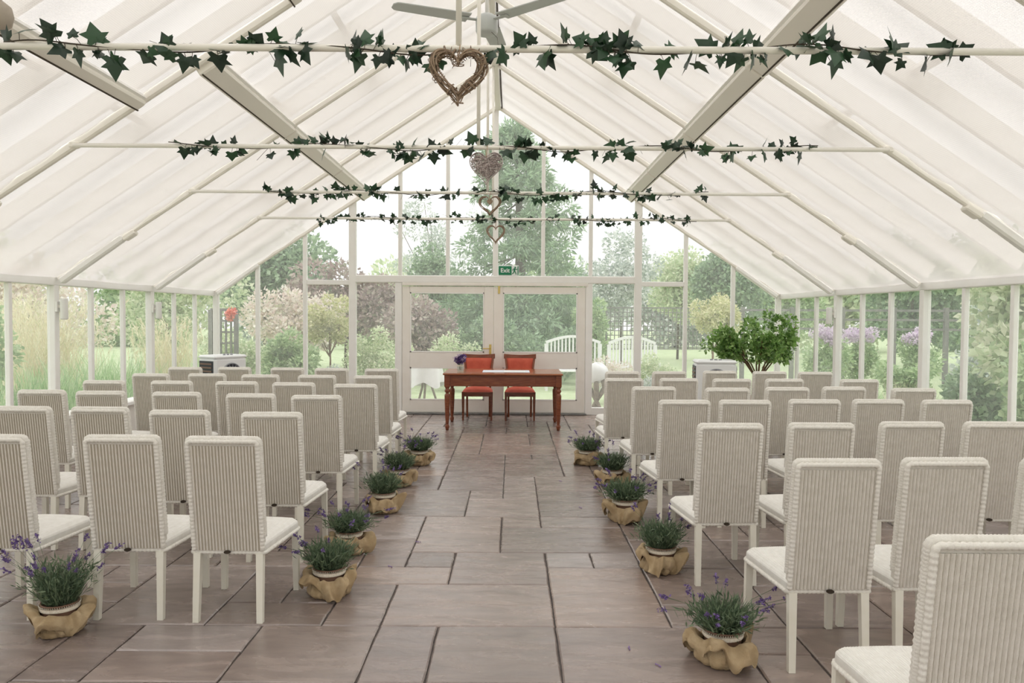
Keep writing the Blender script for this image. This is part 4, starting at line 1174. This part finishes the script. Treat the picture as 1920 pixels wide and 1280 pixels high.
P('flower_border', 'whitish perennial border in front of the right bench', 'flowers', 3.3, 15.6, (0, 0, .50), (.75, .35, .38), 14, .17, 4200, 'g_pale', .05, .014, False)
P('grey_shrub', 'silvery grey shrub behind the right air cooler', 'shrub', 2.75, 13.6, (0, 0, .36), (.55, .3, .32), 12, .15, 3600, 'g_grey', .045, .014, False)
# conifer skirt shrubs
P('green_shrub', 'dark shrub at the foot of the conifer, left', 'shrub', -.45, 19.0, (0, 0, .9), (1.0, .6, .85), 14, .34, 4200, 'g_dark', .11, .035, False)
P('green_shrub', 'green shrub at the foot of the conifer behind the white bench', 'shrub', 1.15, 19.2, (0, 0, .85), (1.0, .5, .8), 14, .34, 4200, 'conifer', .12, .025, False)
# right hand side garden
for i, (x, y, c, r, k, s, n, mt, L, wd, lab) in enumerate([
    (5.85, 7.95, (0, 0, .78), (.48, .7, .72), 18, .24, 5200, 'g_mid', .085, .030, 'large-leaved green shrub pressed against the right panes nearest the camera'),
    (6.6, 9.6, (0, 0, 1.55), (.8, 1.2, 1.25), 22, .38, 7200, 'g_pale', .11, .040, 'tall yellow-green shrub outside the right wall near the camera'),
    (5.75, 9.3, (0, 0, .62), (.35, .5, .55), 12, .2, 3000, 'g_dark', .085, .03, 'low dark green shrub outside the middle of the right wall'),
    (8.2, 12.4, (0, 0, 1.3), (.9, 1.0, 1.1), 18, .36, 5200, 'g_grey', .11, .036, 'blue-green shrub between the yellow-green one and the phlox'),
    (12.6, 24.0, (0, 0, 2.4), (2.2, 1.6, 2.2), 26, .6, 8000, 'g_dark', .15, .055, 'dark tree behind the post-and-rail fence on the right'),
    (16.5, 26.5, (0, 0, 2.6), (2.6, 1.6, 2.4), 28, .65, 8000, 'g_dark', .16, .06, 'large shadowy tree farthest right behind the rail fence'),
    (14.2, 19.5, (0, 0, 1.8), (1.6, 1.2, 1.7), 22, .5, 6500, 'g_mid', .14, .05, 'bushy green tree at the right end of the rail fence'),
    (6.3, 6.6, (0, 0, 1.1), (.8, .9, 1.0), 18, .34, 5200, 'g_dark', .1, .036, 'dark leafy shrub at the extreme right edge outside')]):
    P('garden_shrub', lab, 'tree' if y > 19 else 'shrub', x, y, c, r, k, s, n, mt, L, wd, seed=100+i)
for i, (x, y) in enumerate([(6.75, 16.2), (7.75, 16.9), (8.75, 16.3)]):
    lab = ['lilac phlox clump nearest the indoor tree, outside the right wall', 'middle lilac phlox clump outside the right wall', 'lilac phlox clump nearest the yellow-green shrub'][i]
    t = P('phlox', lab, 'flowers', x, y, (0, 0, .72), (.46, .3, .55), 12, .2, 3000, 'g_mid', .08, .022, False, seed=140+i, group='phlox clumps')
    rg = np.random.default_rng(150+i); C, R = clumps(rg, (0, 0, 1.28), (.46, .28, .17), 13, .10)
    link('flower_heads', quads_mesh('flower_heads', 'phlox', crown(rg, C, R, 1500, .045, .02)), t)
P('green_shrub', 'rounded bright green bush below the phlox, outside the right wall', 'shrub', 7.9, 15.1, (0, 0, .45), (.7, .35, .4), 10, .2, 2800, 'g_mid', .08, .025, False)
# left hand side garden
for i, (x, y, c, r, k, s, n, mt, L, wd, lab) in enumerate([
    (-6.75, 8.8, (0, 0, 1.35), (.65, .8, 1.15), 22, .34, 7000, 'g_dark', .11, .045, 'dark broad-leaved shrub outside the left wall nearest the camera'),
    (-7.4, 10.6, (0, 0, 1.3), (.9, .9, 1.0), 18, .34, 5000, 'g_mid', .10, .036, 'green shrub outside the left wall beside the straw grasses'),
    (-10.5, 17.0, (0, 0, 1.8), (2.0, 1.4, 1.4), 22, .5, 5500, 'pinkwhite', .13, .04, 'whitish flowering shrub far outside the left wall'),
    (-9.0, 21.0, (0, 0, 1.9), (2.0, 1.4, 1.5), 22, .5, 5500, 'g_pale', .13, .045, 'pale tree far outside the left wall, toward the corner'),
    (-15.0, 21.0, (0, 0, 2.6), (3.0, 2.0, 2.3), 28, .65, 7000, 'g_pale', .16, .055, 'large pale tree farthest left beyond the grasses')]):
    P('garden_shrub', lab, 'tree' if y > 19 else 'shrub', x, y, c, r, k, s, n, mt, L, wd, seed=200+i)
# distant hedge of trees closing the garden
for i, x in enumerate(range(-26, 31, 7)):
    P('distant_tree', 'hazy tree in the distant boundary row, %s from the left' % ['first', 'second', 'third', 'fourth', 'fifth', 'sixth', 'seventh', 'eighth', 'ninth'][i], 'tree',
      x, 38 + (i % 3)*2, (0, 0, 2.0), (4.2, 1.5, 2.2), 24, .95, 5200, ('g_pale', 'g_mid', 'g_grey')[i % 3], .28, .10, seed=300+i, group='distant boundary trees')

def grass(name, label, x, y, n, h, spread, width, mat, seed, lean=.35, plumes=0):
    rg = np.random.default_rng(seed)
    t = thing(name, label, 'grass', (x, y, GZ))
    P0 = np.stack([rg.normal(size=n)*spread[0]*.5, rg.normal(size=n)*spread[1]*.5, np.zeros(n)], 1)
    a = rg.random(n)*2*PI; L = h*(.55+.5*rg.random(n)); le = lean*(.3+rg.random(n))
    d1 = np.stack([np.cos(a)*le*.5, np.sin(a)*le*.5, np.ones(n)], 1)*(L*.55)[:, None]
    d2 = np.stack([np.cos(a)*le*1.7, np.sin(a)*le*1.7, np.ones(n)*.85], 1)*(L*.5)[:, None]
    S = unit(np.cross(d1, rg.normal(size=(n, 3))))*width
    m_ = P0+d1; e = m_+d2
    q1 = np.stack([P0-S, P0+S, m_+S*.8, m_-S*.8], 1); q2 = np.stack([m_-S*.8, m_+S*.8, e+S*.12, e-S*.12], 1)
    link('blades', quads_mesh('blades', mat, np.concatenate([q1, q2])), t)
    if plumes:
        i = rg.choice(n, plumes, replace=False)
        B = np.repeat(e[i], 14, 0); T = np.tile(np.linspace(-.22, .05, 14), plumes)[:, None]
        D = np.repeat(unit(d2[i]), 14, 0)
        link('plumes', quads_mesh('plumes', 'straw', leaf_quads(B+D*T, D+rg.normal(size=(len(B), 3))*.35, rg, .09, .010)), t)
grass('reed_grass', 'bright green blade grass outside the left wall, nearest the camera', -5.55, 7.8, 700, 1.10, (.30, .7), .008, 'blade', 1, .22)
grass('reed_grass', 'green blade grass outside the left wall, in front of the straw grass', -5.60, 9.7, 700, 1.05, (.32, .7), .008, 'blade', 2, .22)
grass('reed_grass', 'green blade grass outside the left wall, near the gable corner', -5.7, 11.4, 700, 1.1, (.6, .9), .008, 'blade', 3)
grass('straw_grass', 'tall straw-coloured feather grass outside the left wall', -7.5, 12.9, 700, 1.9, (.6, .6), .006, 'straw', 4, .25, 160)
grass('straw_grass', 'straw-coloured feather grass farther back outside the left wall', -9.6, 14.6, 700, 1.9, (.9, .7), .007, 'straw', 5, .25, 160)
grass('straw_grass', 'pale dry grass clump nearest the gable corner, left side', -6.9, 16.2, 500, 1.5, (.6, .5), .006, 'straw', 6, .25, 100)
grass('reed_grass', 'upright green grasses just outside the left gable corner', -4.9, 13.4, 500, 1.0, (.5, .3), .006, 'blade', 7, .25)
grass('yellow_grass', 'yellow-green grass tuft outside the middle of the right wall', 5.42, 10.1, 500, .85, (.16, .4), .005, 'straw', 8, .30)
grass('yellow_grass', 'arching grass tuft outside the right wall nearest the camera', 5.28, 7.05, 500, .75, (.12, .3), .005, 'blade', 9, .32)
grass('yellow_grass', 'small grass tuft outside the right wall nearer the indoor tree', 5.40, 11.5, 500, .75, (.14, .4), .005, 'blade', 10, .30)

# coral flower and lattice panel by the left corner
cr = thing('coral_flower', 'coral red flower on a stalk outside the left gable corner', 'flower', (-4.70, 13.7, GZ))
MB().tube([(0, 0, 0), (.02, 0, .8), (0, 0, 1.6)], .008, 6).build('stem', 'lav_green', cr)
rg = np.random.default_rng(31); C, R = clumps(rg, (0, 0, 1.64), (.085, .08, .14), 7, .042)
link('petals', quads_mesh('petals', 'coral', crown(rg, C, R, 300, .05, .02)), cr)
def lattice(name, label, x0, y0, x1, y1, z0, z1, nx, nz, w, cat):
    t = thing(name, label, cat, (x0, y0, GZ)); dx, dy = x1-x0, y1-y0
    for i in range(nx+1):
        post = i in (0, nx)
        MB().box((dx*i/nx, dy*i/nx, (z0 if not post else 0)/2 + z1/2), (w*(2.2 if post else 1), w*(2.2 if post else 1), z1-(z0 if not post else 0))).build('post' if post else 'upright', 'fence', t)
    for j in range(nz+1):
        z = z0 + (z1-z0)*j/nz; ww = w*(1.6 if j == nz else 1)
        MB().bar((0, 0, z), (dx, dy, z), w*.8, ww).build('rail' if j == nz else 'crosspiece', 'fence', t)
lattice('trellis_fence', 'dark square trellis fence beyond the glass, right of the doors', 2.9, 22.0, 6.0, 22.3, .75, 1.92, 26, 9, .022, 'fence')
lattice('lattice_panel', 'grey lattice panel outside the left gable corner', -5.18, 14.0, -4.72, 14.0, .55, 1.75, 5, 6, .03, 'fence')
def rail_fence(x0, y0, x1, y1, n):
    t = thing('rail_fence', 'grey post-and-rail fence behind the phlox outside the right wall', 'fence', (x0, y0, GZ)); dx, dy = x1-x0, y1-y0
    for i in range(n+1): MB().box((dx*i/n, dy*i/n, .97), (.10, .10, 1.94)).build('post', 'fence', t)
    for z in (1.86, 1.62, 1.38): MB().bar((0, 0, z), (dx, dy, z), .04, .06).build('rail', 'fence', t)
rail_fence(6.3, 20.5, 12.5, 19.6, 5)

def bench(label, x, y, w, rz):
    t = thing('garden_bench', label, 'bench', (x, y, GZ), rz, 'white garden benches')
    for s in (-1, 1):
        MB().box((s*w/2, -.22, .31), (.06, .06, .62)).build('leg', 'bench', t); MB().box((s*w/2, .22, .52), (.06, .06, 1.04)).build('leg', 'bench', t)
        MB().box((s*w/2, 0, .63), (.07, .52, .04)).build('armrest', 'bench', t)
    for k in range(5): MB().box((0, -.2+.1*k, .44), (w, .08, .03)).build('seat_slat', 'bench', t)
    n = 15
    for k in range(n):
        u = (k+.5)/n; zt = 1.05 + .14*math.sin(PI*u)
        MB().box(((u-.5)*w, .22, (.56+zt)/2), (.035, .025, zt-.56)).build('back_slat', 'bench', t)
    pts = [((i/12-.5)*w, .22, 1.07+.14*math.sin(PI*i/12)) for i in range(13)]
    m = MB()
    for a, b in zip(pts[:-1], pts[1:]): m.bar(a, b, .05, .06)
    m.build('top_rail', 'bench', t); MB().box((0, .22, .54), (w, .04, .06)).build('lower_rail', 'bench', t)
bench('white slatted garden bench seen through the right door', 1.64, 17.6, 1.25, 0)
bench('white garden bench right of the doors before the trellis', 2.93, 17.2, 1.05, 0)

gt = thing('garden_table', 'round garden table under white cloth, low behind the left door', 'table', (-1.27, 13.75, GZ))
def cl(u, v):
    a = 2*PI*u; f = max(0, v-.5)/.5
    r = .27*min(1, v*2)**.8 + f*(.03+.035*math.sin(5*a)+.02*math.sin(9*a+1)); z = .84 - .05*min(1, v*2)**2 - .34*f + .05*f*math.sin(4*a+2)
    return (r*math.cos(a), r*math.sin(a), z)
MB().grid(cl, 48, 14).build('cloth', 'cloth', gt, True)
MB().lathe([(.28, .77), (.28, .79)], 28).build('table_top', 'drift', gt)
for k in range(3):
    a = 2*PI*k/3+.4; MB().tube([(.05*math.cos(a), .05*math.sin(a), .78), (.1*math.cos(a), .1*math.sin(a), .4), (.24*math.cos(a), .24*math.sin(a), 0)], .02, 8).build('leg', 'drift', gt, True)
st_ = thing('rustic_stool', 'white cushioned stool on crooked driftwood leg, outside right of the doors', 'stool', (1.70, 13.35, GZ))
def cu_(u, v):
    a = 2*PI*u; b = PI*v
    return (.20*math.sin(b)*math.cos(a)*(1+.1*math.sin(3*a)), .18*math.sin(b)*math.sin(a), .70+.17*math.cos(b)*(1+.12*math.sin(2*a)))
MB().grid(cu_, 28, 14).build('cushion', 'cloth', st_, True)
for k, (dx, dy) in enumerate([(.12, -.05), (-.12, .08), (.02, .14)]):
    MB().tube([(-dx*.8, -dy*.4, .60), (-dx*1.1, -dy, .46), (-dx*.5, -dy*.5, .33), (dx*.3, dy, .14), (dx*.9, dy*1.2, 0)], [.035, .05, .04, .03, .022], 8).build('leg', 'drift', st_, True)
